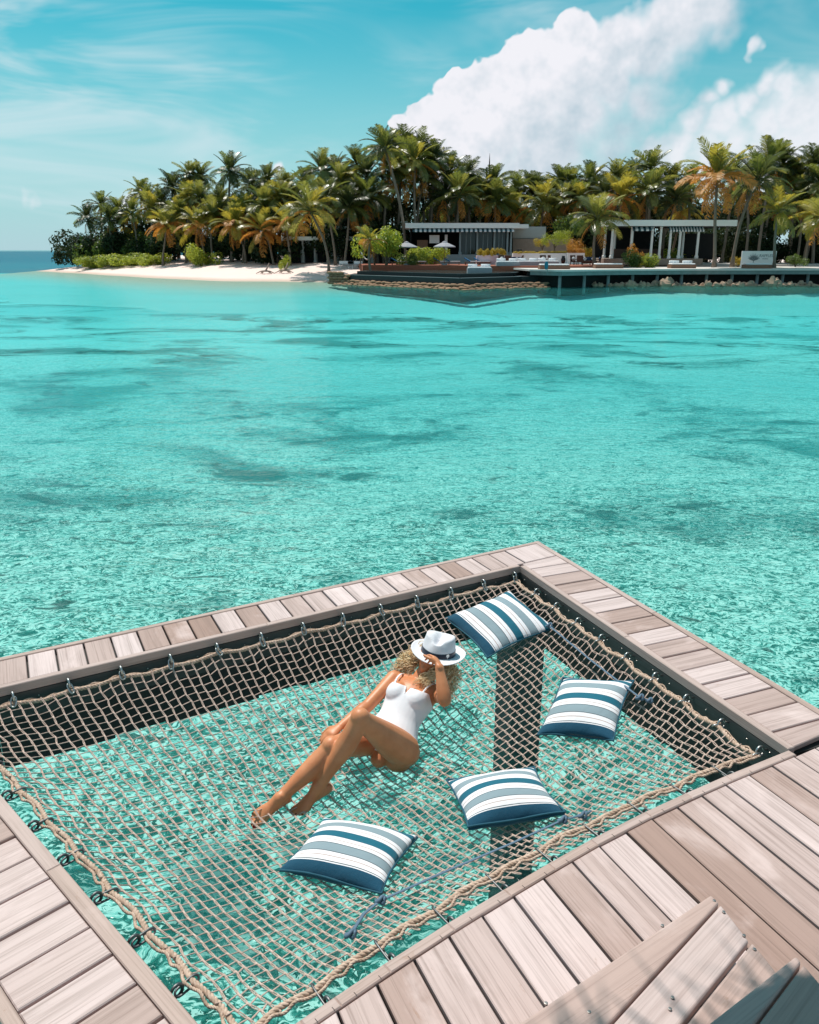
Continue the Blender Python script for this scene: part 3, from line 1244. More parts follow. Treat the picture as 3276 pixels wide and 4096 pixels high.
def make_hook(side, s):
    path, hs, inw, fn = PATHS[side]
    i = min(len(path) - 1, max(0, int(round(s * (len(path) - 1)))))
    pr = path[i].copy()
    out = Vector((-inw.x, -inw.y, 0))
    dist = {'back': 0.052, 'right': 0.072, 'front': 0.135, 'left': 0.108}[side]
    if side == 'front':
        d0 = cut_poly(V2(pr.x, pr.y) - V2(out.x, out.y) * 0.3, V2(out.x, out.y), FRONT[1:])
        wall = Vector((d0.x, d0.y, 0)) if d0 is not None else pr + out * dist
    else:
        wall = Vector((pr.x, pr.y, 0)) + out * (dist - 0.004 + (-0.3 * -0.03 if False else 0))
        base = fn(s)
        wall = Vector((base.x, base.y, 0)) + out * dist
    zb = ZD - (0.058 if side == 'back' else 0.075)
    wall.z = zb
    ep = wall - out * (0.040 if side == 'back' else 0.044) + Vector((0, 0, 0.012 if side == 'back' else 0))
    ep.z = zb + (0.016 if side == 'back' else 0.004)
    lab, grp = WHERE[side]
    t = thing('eye_hook', lab, 'hook', loc=wall, group=grp)
    inv = Matrix.Translation(-wall)
    along = out.cross(Vector((0, 0, 1))).normalized()
    # the eye bolt: a bent rod curling into a ring
    m = MB()
    pts = [wall + out * 0.01, wall - out * 0.02 + Vector((0, 0, 0.006))]
    R = 0.025
    for k in range(13):
        a = radians(150 - k * 25)
        pts.append(ep + (-out) * (R * (cos(a)) * 0.9) + Vector((0, 0, 1)) * (R * sin(a)) + along * (0.006 * (k / 12 - 0.5)))
    m.tube(pts, 0.0058, 7)
    m.build('eye_bolt', M_STEEL_B if side in ('back', 'right') else M_STEEL, t, smooth=True, matrix=inv)
    # snap link between eye and rope
    m = MB()
    e0 = ep + (-out) * 0.004 + Vector((0, 0, -0.012))
    e1 = pr + (-out) * 0.014
    ax = (e1 - e0)
    Lh = ax.length / 2 + 0.010
    ax.normalize()
    side_v = ax.cross(Vector((0, 0, 1)))
    if side_v.length < 0.1:
        side_v = along
    side_v.normalize()
    if side != 'back':
        side_v = (side_v * 0.6 + ax.cross(side_v) * 0.8).normalized()
    c = (e0 + e1) / 2
    pts = []
    for k in range(20):
        th = 2 * pi * k / 20
        x, y = cos(th), sin(th)
        xx = math.copysign(abs(x) ** 0.55, x) * Lh
        yy = math.copysign(abs(y) ** 0.75, y) * 0.013
        pts.append(c + ax * xx + side_v * yy)
    m.tube(pts, 0.0045, 6, closed=True)
    m.build('snap_link', M_STEEL_B if side in ('back', 'right') else M_STEEL, t, smooth=True, matrix=inv)


for side in ('back', 'right', 'front', 'left'):
    for i, s in enumerate(PATHS[side][1]):
        if i == 0 and side in ('right', 'left'):
            continue
        if side == 'front' and i == len(PATHS[side][1]) - 1:
            continue
        if side == 'left' and i < 2:
            continue
        make_hook(side, s)

# ------------------------------------------------------------------ cushions
def stripe_material():
    t = NT('striped_canvas')
    v = t.coord('Object')
    sep = t.n('ShaderNodeSeparateXYZ')
    t.L.new(v, sep.inputs[0])
    y = t.math('MULTIPLY_ADD', sep.outputs[1], 1.0 / 0.46, 0.5)
    cr = t.n('ShaderNodeValToRGB')
    cr.color_ramp.interpolation = 'CONSTANT'
    NV, TE, GR, WH, TA, BK = (0.004, 0.062, 0.115), (0.004, 0.115, 0.175), (0.24, 0.31, 0.35), (0.80, 0.77, 0.80), (0.42, 0.27, 0.23), (0.03, 0.05, 0.06)
    stops = [(0.0, NV), (0.125, WH), (0.135, BK), (0.142, WH), (0.190, TA), (0.198, WH), (0.245, BK), (0.252, GR), (0.355, BK), (0.362, WH),
             (0.405, TA), (0.413, WH), (0.458, BK), (0.464, TE), (0.560, BK), (0.566, WH), (0.615, TA), (0.623, WH), (0.668, BK), (0.674, GR), (0.775, BK), (0.781, WH),
             (0.825, TA), (0.832, WH), (0.875, TE), (0.945, WH), (0.975, GR)]
    el = cr.color_ramp.elements
    el[0].position, el[0].color = stops[0][0], stops[0][1] + (1,)
    el[1].position, el[1].color = stops[1][0], stops[1][1] + (1,)
    for pz, c in stops[2:]:
        e = el.new(pz)
        e.color = c + (1,)
    t.L.new(y, cr.inputs[0])
    weave = t.noise(v, 420, 2, 0.5)
    c = t.mix(t.ramp(weave, 0.4, 0.7, 0, 0.03), cr.outputs[0], (0.5, 0.5, 0.5))
    wr = t.noise(v, 14, 4, 0.6, 0.4)
    nrm = t.bump(t.math('ADD', t.math('MULTIPLY', weave, 0.05), wr), 0.45, 0.012)
    t.base(c, 0.85, nrm, 0.2)
    t.b.inputs['Sheen Weight'].default_value = 0.15
    return t.mat


M_STRIPE = stripe_material()
M_PIPE = simple('navy_piping', (0.012, 0.085, 0.13), 0.8, 0.2, 40)
M_STRAP = simple('blue_strap', (0.10, 0.16, 0.23), 0.7, 0.25, 60)


def pillow(label, corners, tilt=(0, 0), hgt=0.155, seed=1, lift=0.0, follow=1.0, big=1.15):
    uc, vc = sum(c[0] for c in corners) / 4, sum(c[1] for c in corners) / 4
    ctr = net_hit(uc, vc, 0.075)
    pts = [G(u, v, ctr.z) for (u, v) in corners]
    A_, B_, C_, D__ = pts
    ex = ((B_ - A_) + (C_ - D__))
    ey = ((D__ - A_) + (C_ - B_))
    wx, wy = ex.length / 2, ey.length / 2
    ex.normalize()
    ey.normalize()
    skw = ex.dot(ey)
    ey = (ey - ex * skw).normalized()
    ez = ex.cross(ey)
    # follow the slope of the net
    e = 0.16
    gx = (netz(ctr.x + ex.x * e, ctr.y + ex.y * e) - netz(ctr.x - ex.x * e, ctr.y - ex.y * e)) / (2 * e) * follow + tilt[0]
    gy = (netz(ctr.x + ey.x * e, ctr.y + ey.y * e) - netz(ctr.x - ey.x * e, ctr.y - ey.y * e)) / (2 * e) * follow + tilt[1]
    ex = (ex + Vector((0, 0, gx))).normalized()
    ey = (ey + Vector((0, 0, gy)))
    ey = (ey - ex * ey.dot(ex)).normalized()
    ez = ex.cross(ey)
    S = 0.46
    sx, sy = wx / S, wy / S
    sx, sy = max(0.92, min(big, sx)), max(0.92, min(big, sy))
    skw = max(-0.35, min(0.35, skw * 0.8))          # the cloth is pulled out of square by its tie
    ey = ey + ex * skw
    M = Matrix(((ex.x * sx, ey.x * sy, ez.x, ctr.x), (ex.y * sx, ey.y * sy, ez.y, ctr.y), (ex.z * sx, ey.z * sy, ez.z, ctr.z + lift), (0, 0, 0, 1)))
    rp = random.Random(seed)
    ph = [rp.uniform(0, 6) for _ in range(6)]
    n = 30
    m = MB()
    vs, idx = [], {}
    rimv = []

    def xy(a, c):
        # edges are drawn in between the pointed corners
        px = a * (1 - 0.075 * (1 - c * c)) * S / 2
        py = c * (1 - 0.075 * (1 - a * a)) * S / 2
        return px, py

    for side in (1, -1):
        for i in range(n + 1):
            for j in range(n + 1):
                a, c = -cos(pi * i / n), -cos(pi * j / n)
                px, py = xy(a, c)
                f = max(0.0, (1 - abs(a) ** 2.2)) ** 0.55 * max(0.0, (1 - abs(c) ** 2.2)) ** 0.55
                z = hgt / 2 * f * side
                z += 0.006 * f * sin(a * 3 + ph[0]) * sin(c * 2.4 + ph[1]) * side
                edgew = (1 - f)
                z += 0.004 * edgew * sin(a * 9 + ph[2]) * (1 if abs(c) > 0.9 else 0.3) + 0.004 * edgew * sin(c * 8 + ph[3])
                if i in (0, n) or j in (0, n):
                    z = 0.006 * sin(a * 3 + ph[4]) + 0.006 * sin(c * 2.7 + ph[5])
                    if side == -1:
                        idx[(side, i, j)] = idx[(1, i, j)]
                        continue
                idx[(side, i, j)] = len(vs)
                vs.append((px, py, z))
    fs = []
    for side in (1, -1):
        for i in range(n):
            for j in range(n):
                q = [idx[(side, i, j)], idx[(side, i + 1, j)], idx[(side, i + 1, j + 1)], idx[(side, i, j + 1)]]
                fs.append(tuple(q if side == 1 else q[::-1]))
    m.add(vs, fs)
    t = thing('cushion', label, 'cushion', group='striped cushions on the net')
    t.matrix_world = M
    m.build('cover', M_STRIPE, t, smooth=True)
    rim = [vs[idx[(1, i, 0)]] for i in range(n)] + [vs[idx[(1, n, j)]] for j in range(n)] + [vs[idx[(1, i, n)]] for i in range(n, 0, -1)] + [vs[idx[(1, 0, j)]] for j in range(n, 0, -1)]
    pm = MB()
    pm.tube(rim, 0.0055, 6, closed=True)
    pm.build('piping', M_PIPE, t, smooth=True)
    return M


bpy.context.view_layer.update()
CM1 = pillow('striped blue and white cushion by the woman\'s feet, strap knotted at its near corner', [(1122, 3482), (1528, 3591), (1666, 3336), (1296, 3234)], (0, 0.02), 0.16, 1)
CM2 = pillow('striped blue and white cushion beside the front deck, between hip and rope border', [(1869, 3315), (2259, 3271), (2137, 3060), (1788, 3108)], (0, 0.02), 0.16, 2)
CM3 = pillow('striped blue and white cushion next to the right hand beam below the long strap', [(2136, 2875), (2417, 2933), (2567, 2792), (2264, 2716)], (0, 0.06), 0.16, 3)
CM4 = pillow('striped blue and white cushion tilted in the far corner of the net behind the hat', [(1811, 2476), (1964, 2630), (2190, 2499), (2018, 2352)], (0, 0.0), 0.15, 4, follow=0.65, big=1.08)


def strap(label, pts, w=0.0075):
    m = MB()
    P = []
    for a, c in zip(pts[:-1], pts[1:]):
        for k in range(8):
            P.append(Vector(a).lerp(Vector(c), k / 8))
    P.append(Vector(pts[-1]))
    m.tube(P, w, 6, flat=0.35)
    c0 = P[0]
    t = thing('tie_strap', label, 'strap', loc=c0, group='blue straps tying cushions to the net')
    inv = Matrix.Translation(-c0)
    m.build('webbing', M_STRAP, t, smooth=True, matrix=inv)
    return t, inv


def knot(t, inv, p, r=0.018):
    m = MB()
    pts = []
    for k in range(16):
        a = 2 * pi * k / 16
        pts.append(Vector(p) + Vector((r * cos(a), r * 0.7 * sin(2 * a), r * 0.6 * sin(a + 0.5))))
    m.tube(pts, 0.008, 6, closed=True)
    m.build('knot', M_STRAP, t, smooth=True, matrix=inv)


cnr = lambda M, a, c: M @ Vector((a * 0.23, c * 0.23, 0.004))
p0, p1 = cnr(CM4, 1, 1), cnr(CM3, 1, 1)
p0 = net_hit(2196, 2502, 0.05)
p1 = net_hit(2560, 2790, 0.06)
q = (p0 + p1) / 2 - Vector((0, 0, 0.01))
tail = net_hit(2598, 2802, 0.015)
t, inv = strap('blue grey strap running between the far corner cushion and the cushion by the beam', [p0 + Vector((0, 0, .0)), q, p1, tail])
knot(t, inv, p0)
knot(t, inv, p1)
knot(t, inv, tail, 0.014)
p0, p1 = net_hit(1522, 3602, 0.03), net_hit(2250, 3280, 0.045)
tl = net_hit(1402, 3738, 0.012)
tr_ = net_hit(2364, 3243, 0.02)
t, inv = strap('blue grey strap running from a knot beside the rope border past two front cushions', [tl, net_hit(1455, 3655, 0.02), p0, net_hit(1800, 3478, 0.03), net_hit(2050, 3372, 0.035), p1, net_hit(2320, 3262, 0.03), tr_])
for p in (tl, p0, p1, net_hit(2330, 3262, .03)):
    knot(t, inv, p, 0.017)
# ------------------------------------------------------------------ the woman on the net
VW = lambda u, v, z: G(u * 1.9002, v * 1.9002, z)
W_X = Vector((0.915, -0.40, -0.03)).normalized()          # towards her left side
hipL, hipR = Vector((-0.045, 3.853, 1.075)), Vector((-0.205, 3.925, 1.085))
PEL = (hipL + hipR) / 2
NECK = VW(884, 1430, 1.305)
W_S = (NECK - PEL)
TORSO = W_S.length
W_S.normalize()
W_X = (W_X - W_S * W_X.dot(W_S)).normalized()
W_F = W_X.cross(W_S).normalized()                          # front of the body
kneeL, ankL = VW(758, 1513, 1.415), VW(671, 1657, 1.055)
kneeR, ankR = VW(697, 1572, 1.235), VW(590, 1681, 1.04)
elbL, wriL = VW(936, 1474, 1.355), VW(925, 1404, 1.50)
shL = PEL + W_S * (TORSO * 0.90) + W_X * 0.150 - W_F * 0.01
shR = PEL + W_S * (TORSO * 0.90) - W_X * 0.150 - W_F * 0.005
elbR, wriR = VW(773, 1487, 1.215), VW(716, 1529, 1.185)


def L3(a, c, f):
    """body point: a = left, c = up the spine, f = front"""
    return PEL + W_X * a + W_S * (c * TORSO / 0.47) + W_F * f


def interp(pts, n):
    """smooth path through points"""
    P = [Vector(p) for p in pts]
    out = []
    k = len(P)
    for i in range(k - 1):
        p0, p1, p2, p3 = P[max(0, i - 1)], P[i], P[i + 1], P[min(k - 1, i + 2)]
        for j in range(n):
            t = j / n
            out.append(0.5 * ((2 * p1) + (p2 - p0) * t + (2 * p0 - 5 * p1 + 4 * p2 - p3) * t * t + (3 * p1 - p0 - 3 * p2 + p3) * t ** 3))
    out.append(P[-1])
    return out


def limb(m, pts, radii, n=14, sub=4, up=None):
    """closed tapering tube with rounded ends"""
    R = [(r, r) if not hasattr(r, '__len__') else r for r in radii]
    P = interp(pts, sub)
    Rv = interp([Vector((r[0], r[1], 0)) for r in R], sub)
    Rr = [(max(0.002, q.x), max(0.002, q.y)) for q in Rv]
    # round off both ends
    d0, d1 = (P[0] - P[1]).normalized(), (P[-1] - P[-2]).normalized()
    r0, r1 = min(Rr[0]), min(Rr[-1])
    P = [P[0] + d0 * r0 * 0.95, P[0] + d0 * r0 * 0.7] + P + [P[-1] + d1 * r1 * 0.7, P[-1] + d1 * r1 * 0.95]
    Rr = [(Rr[0][0] * .3, Rr[0][1] * .3), (Rr[0][0] * .72, Rr[0][1] * .72)] + Rr + [(Rr[-1][0] * .72, Rr[-1][1] * .72), (Rr[-1][0] * .3, Rr[-1][1] * .3)]
    m.tube(P, Rr, n, up=up)


def torso_parts(m, g=0.0, legs=True):
    st = [(-0.095, 0.050, 0.050, 0.004), (-0.06, 0.125, 0.080, -0.004), (-0.01, 0.158, 0.102, -0.008), (0.05, 0.158, 0.098, -0.006), (0.11, 0.136, 0.086, 0.0),
          (0.175, 0.117, 0.079, 0.002), (0.24, 0.123, 0.084, 0.002), (0.31, 0.136, 0.092, 0.0), (0.37, 0.142, 0.088, -0.006), (0.415, 0.135, 0.072, -0.012), (0.445, 0.100, 0.058, -0.014), (0.465, 0.060, 0.052, -0.012)]
    P = [L3(0, c, f) for (c, w, d, f) in st]
    limb(m, P, [(w + g, d + g) for (c, w, d, f) in st], 28, 3, up=W_F)
    for s in (-1, 1):
        Mx = Matrix((W_X, W_S, W_F)).transposed()
        m.ball(L3(s * 0.062, 0.312, 0.054), (0.060 + g, 0.066 + g, 0.052 + g), 16, 10, Mx)
        m.ball(L3(s * (0.078 if s > 0 else 0.06), -0.025 if s > 0 else 0.03, -0.034 if s > 0 else -0.015), ((0.086 if s > 0 else 0.062) + g, (0.088 if s > 0 else 0.07) + g, (0.080 if s > 0 else 0.055) + g), 16, 10, Mx)
        # hip flare
        k = 1.0 if s > 0 else 0.78
        m.ball(L3(s * 0.098, 0.0 if s > 0 else 0.03, 0.0), (0.074 * k + g, 0.10 * k + g, 0.085 * k + g), 16, 10, Mx)
    m.ball(L3(0, 0.09, 0.035), (0.10 + g, 0.10 + g, 0.052 + g), 16, 10, Matrix((W_X, W_S, W_F)).transposed())


def hand(m, wrist, direc, palm_n, side, curl, L=0.085, spread=0.06, curls=None):
    """palm and five separate fingers; palm_n points out of the palm"""
    d = direc.normalized()
    n = (palm_n - d * palm_n.dot(d)).normalized()
    x = d.cross(n) * side               # towards the thumb
    kn = wrist + d * L
    limb(m, [wrist - d * 0.01, wrist + d * 0.025, wrist + d * 0.055, kn], [(0.024, 0.018), (0.031, 0.016), (0.038, 0.015), (0.037, 0.012)], 12, 3, up=n)
    for i, (off, ln) in enumerate(((0.028, 0.068), (0.010, 0.077), (-0.009, 0.071), (-0.027, 0.056))):
        b0 = kn + x * off - d * 0.006
        dd = (d + x * (off * spread * 30)).normalized()
        cu = curl if curls is None else curls[i]
        P = [b0]
        ang = 0.12
        for k, fr in enumerate((0.45, 0.31, 0.24)):
            ang += cu * (0.75 if k == 0 else 1.0)
            P.append(P[-1] + (dd * cos(ang) + n * sin(ang)) * ln * fr)
        limb(m, P, [0.0092, 0.0085, 0.0076, 0.0064], 9, 2)
    tb = wrist + d * 0.022 + x * 0.026
    td = (d * 0.62 + x * 0.72 + n * 0.35).normalized()
    t2 = (d * 0.85 + x * 0.35 + n * 0.45).normalized()
    limb(m, [tb - x * 0.012, tb + td * 0.030, tb + td * 0.030 + t2 * 0.028, tb + td * 0.030 + t2 * 0.050], [0.013, 0.0115, 0.0095, 0.0075], 9, 2)


def foot(m, ankle, toe_dir, up_dir, side, L=0.225):
    """foot with heel, arch and five toes; returns nail positions"""
    t = toe_dir.normalized()
    u = (up_dir - t * up_dir.dot(t)).normalized()
    x = t.cross(u) * side               # towards the big toe
    heel = ankle - t * 0.042 - u * 0.055
    ball = heel + t * (L * 0.70) + u * 0.0
    limb(m, [heel + u * 0.012, heel + t * 0.045 + u * 0.020, heel + t * 0.095 + u * 0.022, ball - t * 0.02 + u * 0.008, ball + t * 0.012],
         [(0.028, 0.030), (0.030, 0.033), (0.033, 0.029), (0.041, 0.021), (0.041, 0.014)], 14, 3, up=u)
    limb(m, [ankle + u * 0.01, ankle + t * 0.030 - u * 0.018, ankle + t * 0.075 - u * 0.036], [(0.034, 0.036), (0.033, 0.032), (0.030, 0.020)], 14, 3, up=u)
    nails = []
    for off, ln, r in ((0.029, 0.052, 0.0125), (0.009, 0.047, 0.0090), (-0.008, 0.042, 0.0084), (-0.022, 0.036, 0.0080), (-0.034, 0.029, 0.0078)):
        b0 = ball + x * off + t * (0.008 - abs(off - 0.01) * 0.35) - u * 0.002
        p1 = b0 + t * (ln * 0.55) + u * 0.004
        p2 = b0 + t * ln - u * 0.004
        limb(m, [b0 - t * 0.02, b0, p1, p2], [r, r * 1.02, r * 0.98, r * 0.85], 9, 2)
        nails.append((p2 + u * (r * 0.80) + t * 0.001, r))
    return nails, t, u, x


def finish(mb_, name, voxel, smooth_it):
    me = mb_.mesh(name)
    o = bpy.data.objects.new(name + '_tmp', me)
    COL.objects.link(o)
    r = o.modifiers.new('r', 'REMESH')
    r.mode = 'VOXEL'
    r.voxel_size = voxel
    s = o.modifiers.new('s', 'SMOOTH')
    s.factor = 0.5
    s.iterations = smooth_it
    dg = bpy.context.evaluated_depsgraph_get()
    dg.update()
    res = bpy.data.meshes.new_from_object(o.evaluated_get(dg))
    bpy.data.objects.remove(o)
    res.polygons.foreach_set('use_smooth', [True] * len(res.polygons))
    res.name = name
    return res


def skin_material():
    t = NT('tanned_skin')
    p = t.pos()
    f = t.noise(p, 7, 4, 0.55)
    g = t.noise(p, 60, 3, 0.6)
    c = t.mix(t.ramp(f, 0.3, 0.7), (0.57, 0.205, 0.088), (0.68, 0.28, 0.135))
    c = t.mix(t.ramp(g, 0.55, 0.8, 0, 0.15), c, (0.42, 0.17, 0.09))
    t.base(c, 0.44, t.bump(t.noise(p, 500, 2, 0.5), 0.06, 0.001), 0.38)
    t.b.inputs['Subsurface Weight'].default_value = 0.12
    t.b.inputs['Subsurface Radius'].default_value = (0.012, 0.004, 0.002)
    t.b.inputs['Subsurface Scale'].default_value = 0.6
    return t.mat


M_SKIN = skin_material()
woman = thing('person', 'woman in a white swimsuit reclining on the rope net, hat pulled over her face', 'person', loc=PEL)
w_inv = Matrix.Translation(-PEL)
m = MB()
torso_parts(m)
# neck and head
HEAD = VW(911, 1386, 1.395)
hup = (HEAD - NECK).normalized()
hface = Vector((-0.12, -0.74, 0.62))
hface = (hface - hup * hface.dot(hup) * 0.55).normalized()
hup = (hup - hface * hup.dot(hface)).normalized()
hx = hup.cross(hface) * -1.0
hx = hface.cross(hup) * -1.0
limb(m, [L3(0, 0.43, -0.018), NECK + W_S * 0.015, HEAD - hup * 0.07 - hface * 0.012], [0.052, 0.046, 0.047], 16, 4)
for s, e in ((1, elbL), (-1, elbR)):      # collar and shoulder slopes
    limb(m, [L3(s * 0.03, 0.448, -0.012), L3(s * 0.085, 0.434, -0.012), L3(s * 0.145, 0.412, -0.01)], [0.040, 0.042, 0.046], 12, 3)
HM = Matrix((hx, hface, hup)).transposed()
hp = lambda a, f, c: HEAD + hx * a + hface * f + hup * c
m.ball(hp(0, -0.008, 0.018), (0.073, 0.092, 0.098), 20, 14, HM)
m.ball(hp(0, 0.026, -0.035), (0.058, 0.062, 0.066), 18, 12, HM)     # jaw
m.ball(hp(0, 0.062, -0.088), (0.025, 0.024, 0.023), 14, 10, HM)     # chin
m.ball(hp(0, 0.080, -0.052), (0.024, 0.014, 0.014), 12, 8, HM)      # mouth
limb(m, [hp(0, 0.086, 0.018), hp(0, 0.103, -0.010), hp(0, 0.100, -0.022)], [0.010, 0.0135, 0.013], 10, 3)
for s in (-1, 1):
    m.ball(hp(s * 0.045, 0.062, -0.008), (0.026, 0.022, 0.024), 12, 8, HM)
    m.ball(hp(s * 0.074, -0.005, 0.0), (0.010, 0.022, 0.032), 10, 8, HM)
# legs
for hip, kn, an, s in ((hipL, kneeL, ankL, 1), (hipR, kneeR, ankR, -1)):
    th = kn - hip
    sh = an - kn
    fr = (W_F if True else W_F)
    bend = (th.normalized() - sh.normalized()).normalized()        # points out of the knee
    limb(m, [hip + W_X * s * 0.012 - th * 0.02, hip + th * 0.22 + W_X * s * 0.006, hip + th * 0.5 + bend * 0.004, hip + th * 0.8, kn - bend * 0.006],
         [0.092 if s > 0 else 0.078, 0.090 if s > 0 else 0.080, 0.074, 0.058, 0.053], 18, 4)
    m.ball(kn + bend * 0.010, 0.050, 14, 10)
    limb(m, [kn - bend * 0.006, kn + sh * 0.15 - bend * 0.016, kn + sh * 0.34 - bend * 0.020, kn + sh * 0.6 - bend * 0.008, kn + sh * 0.85, an],
         [0.050, 0.051, 0.0535, 0.043, 0.033, 0.033], 18, 4)
toeL, toeR = VW(619, 1705, 0.985), VW(543, 1717, 1.005)
dl = toeL - ankL
dr = toeR - ankR
nails = []
nl = foot(m, ankL, Vector((dl.x, dl.y, dl.z * 0.55)), Vector((0.05, -0.05, 1)), 1)
nr = foot(m, ankR, Vector((dr.x, dr.y, dr.z * 0.6)), Vector((0.35, -0.30, 0.9)), -1)
# arms
for shd, el, wr, s in ((shL, elbL, wriL, 1), (shR, elbR, wriR, -1)):
    up_ = el - shd
    fo = wr - el
    limb(m, [shd - up_ * 0.02, shd + up_ * 0.25, shd + up_ * 0.6, el], [0.047, 0.0445, 0.039, 0.036], 16, 4)
    limb(m, [el, el + fo * 0.2, el + fo * 0.5, el + fo * 0.8, wr], [(0.037, 0.036), (0.039, 0.037), (0.034, 0.031), (0.027, 0.023), (0.026, 0.020)], 16, 4)
hatc = VW(922, 1374, 1.435)
hdL = VW(912, 1376, 1.520) - wriL
hand(m, wriL, hdL, Vector((-0.75, 0.35, -0.45)), 1, 0.50, 0.070, 0.03, (0.42, 0.50, 0.58, 0.66))
hdR = VW(684, 1552, 1.165) - wriR
hand(m, wriR, hdR, Vector((0.1, 0.15, -1)), -1, 0.22, 0.072, 0.05)
body = finish(m, 'body', 0.0052, 5)
obj('body', body, M_SKIN, woman, matrix=w_inv)

# nails
M_NAIL = simple('nail_polish', (0.16, 0.006, 0.010), 0.2, 0.05)
for (ns, t_, u_, x_) in (nl, nr):
    for (p, r) in ns:
        mm = MB()
        mm.ball(p - t_ * 0.004, (r * 0.72, r * 0.85, 0.0030), 8, 6, Matrix((x_, t_, u_)).transposed())
        mm.build('toenail', M_NAIL, woman, smooth=True, matrix=w_inv)
# lips
M_LIP = simple('lips', (0.36, 0.075, 0.055), 0.35, 0.1)
mm = MB()
limb(mm, [hp(-0.021, 0.088, -0.050), hp(-0.008, 0.0955, -0.046), hp(0.0, 0.0955, -0.0475), hp(0.008, 0.0955, -0.046), hp(0.021, 0.088, -0.050)], [0.002, 0.0045, 0.004, 0.0045, 0.002], 8, 3)
limb(mm, [hp(-0.021, 0.088, -0.0515), hp(0.0, 0.0955, -0.058), hp(0.021, 0.088, -0.0515)], [0.002, 0.0058, 0.002], 8, 4)
mm.build('lips', M_LIP, woman, smooth=True, matrix=w_inv)

# swimsuit: the same torso a few millimetres larger, cut along clean lines
m = MB()
torso_parts(m, 0.0062)
suit = finish(m, 'swimsuit', 0.0052, 5)
bm = bmesh.new()
bm.from_mesh(suit)


def cutplane(co, no):
    bmesh.ops.bisect_plane(bm, geom=bm.verts[:] + bm.edges[:] + bm.faces[:], plane_co=co, plane_no=no, clear_outer=True)


cutplane(L3(0, 0.365, 0.06), (W_S * 0.93 + W_F * 0.36).normalized())            # neckline, lower at the back
cutplane(L3(0, 0.392, 0.06), (W_S * 1.0 - W_F * 0.25).normalized())
for s in (-1, 1):
    # high leg line from the crotch over the hip bone
    cutplane(L3(s * 0.040, -0.100, 0.0), (W_X * s * 0.80 - W_S * 0.60).normalized())
    # arm hole
    cutplane(L3(s * 0.135, 0.335, 0.0), (W_X * s * 0.80 + W_S * 0.60).normalized())
cutplane(L3(0, -0.040, 0.0), (W_S * -0.86 - W_F * 0.5).normalized())
# notch at the neckline
ib = Matrix((W_X, W_S, W_F))
kill = []
for f in bm.faces:
    q = ib @ (f.calc_center_median() - PEL)
    c = q.y * 0.47 / TORSO
    if q.z > 0.03 and c > 0.300 and abs(q.x) < 0.017 * (c - 0.300) / 0.06:
        kill.append(f)
bmesh.ops.delete(bm, geom=kill, context='FACES')
bm.to_mesh(suit)
bm.free()
M_SUIT = simple('white_lycra', (0.82, 0.80, 0.84), 0.55, 0.03, 20, 0.15, 14, spec=0.3)
o = obj('swimsuit', suit, M_SUIT, woman, matrix=w_inv)
sm = o.modifiers.new('thick', 'SOLIDIFY')
sm.thickness = 0.003
for s in (-1, 1):
    mm = MB()
    limb(mm, [L3(s * 0.088, 0.345, 0.090), L3(s * 0.094, 0.395, 0.080), L3(s * 0.098, 0.445, 0.042), L3(s * 0.098, 0.462, -0.010), L3(s * 0.09, 0.43, -0.06)], [(0.006, 0.0025)] * 5, 8, 4, up=W_F)
    mm.build('shoulder_strap', M_SUIT, woman, smooth=True, matrix=w_inv)

# hair: loose blonde curls round the head and over the shoulders
M_HAIR = None
t = NT('blonde_hair')
p = t.pos()
f = t.noise(p, 45, 4, 0.6)
c = t.mix(t.ramp(f, 0.35, 0.7), (0.66, 0.42, 0.20), (0.95, 0.78, 0.52))
t.base(c, 0.38, t.bump(t.noise(t.mapping(p, (1, 1, 1)), 400, 3, 0.6), 0.5, 0.002), 0.5)
M_HAIR = t.mat
rh = random.Random(21)
m = MB()
# scalp cap
m.ball(hp(0, -0.030, 0.020), (0.083, 0.085, 0.100), 18, 12, HM)
for k in range(460):
    s = rh.choice((-1, 1)) if k > 70 else (1 if k % 2 else -1)
    th = rh.uniform(0.15, 1.0)
    # roots on the sides and back of the skull
    root = hp(s * 0.072 * rh.uniform(0.7, 1.05), rh.uniform(-0.09, 0.035), rh.uniform(-0.05, 0.08))
    ln = rh.uniform(0.13, 0.30)
    if k < 120 and s > 0:        # over her left collarbone
        tgt = L3(rh.uniform(0.01, 0.10), rh.uniform(0.36, 0.43), rh.uniform(0.085, 0.105))
    elif s > 0:
        tgt = L3(rh.uniform(0.12, 0.24), rh.uniform(0.38, 0.60), rh.uniform(-0.06, 0.02))
    else:
        tgt = L3(rh.uniform(-0.19, -0.06), rh.uniform(0.45, 0.58), rh.uniform(-0.06, 0.03))
    tgt.z = max(tgt.z, netz(tgt.x, tgt.y) + 0.012)
    mid = (root + tgt) / 2 + hx * s * rh.uniform(0.01, 0.045) + Vector((0, 0, rh.uniform(0.0, 0.03)))
    P = []
    ph, tw, amp = rh.uniform(0, 6.28), rh.uniform(2.0, 4.2), rh.uniform(0.006, 0.017)
    nseg = 20
    for i in range(nseg + 1):
        q = i / nseg
        c = root * (1 - q) ** 2 + mid * (2 * q * (1 - q)) + tgt * q * q
        tn = ((mid - root) * (1 - q) + (tgt - mid) * q).normalized()
        a1 = tn.orthogonal().normalized()
        a2 = tn.cross(a1)
        am = amp * min(1, q * 2.5)
        P.append(c + a1 * (am * cos(ph + tw * 2 * pi * q)) + a2 * (am * sin(ph + tw * 2 * pi * q)))
    r0 = rh.uniform(0.0011, 0.0026)
    m.tube(P, [r0 * (0.8 + 0.5 * sin(pi * i / nseg)) * (1 if i < nseg - 3 else 0.5) for i in range(nseg + 1)], 5)
m.build('hair', M_HAIR, woman, smooth=True, matrix=w_inv)

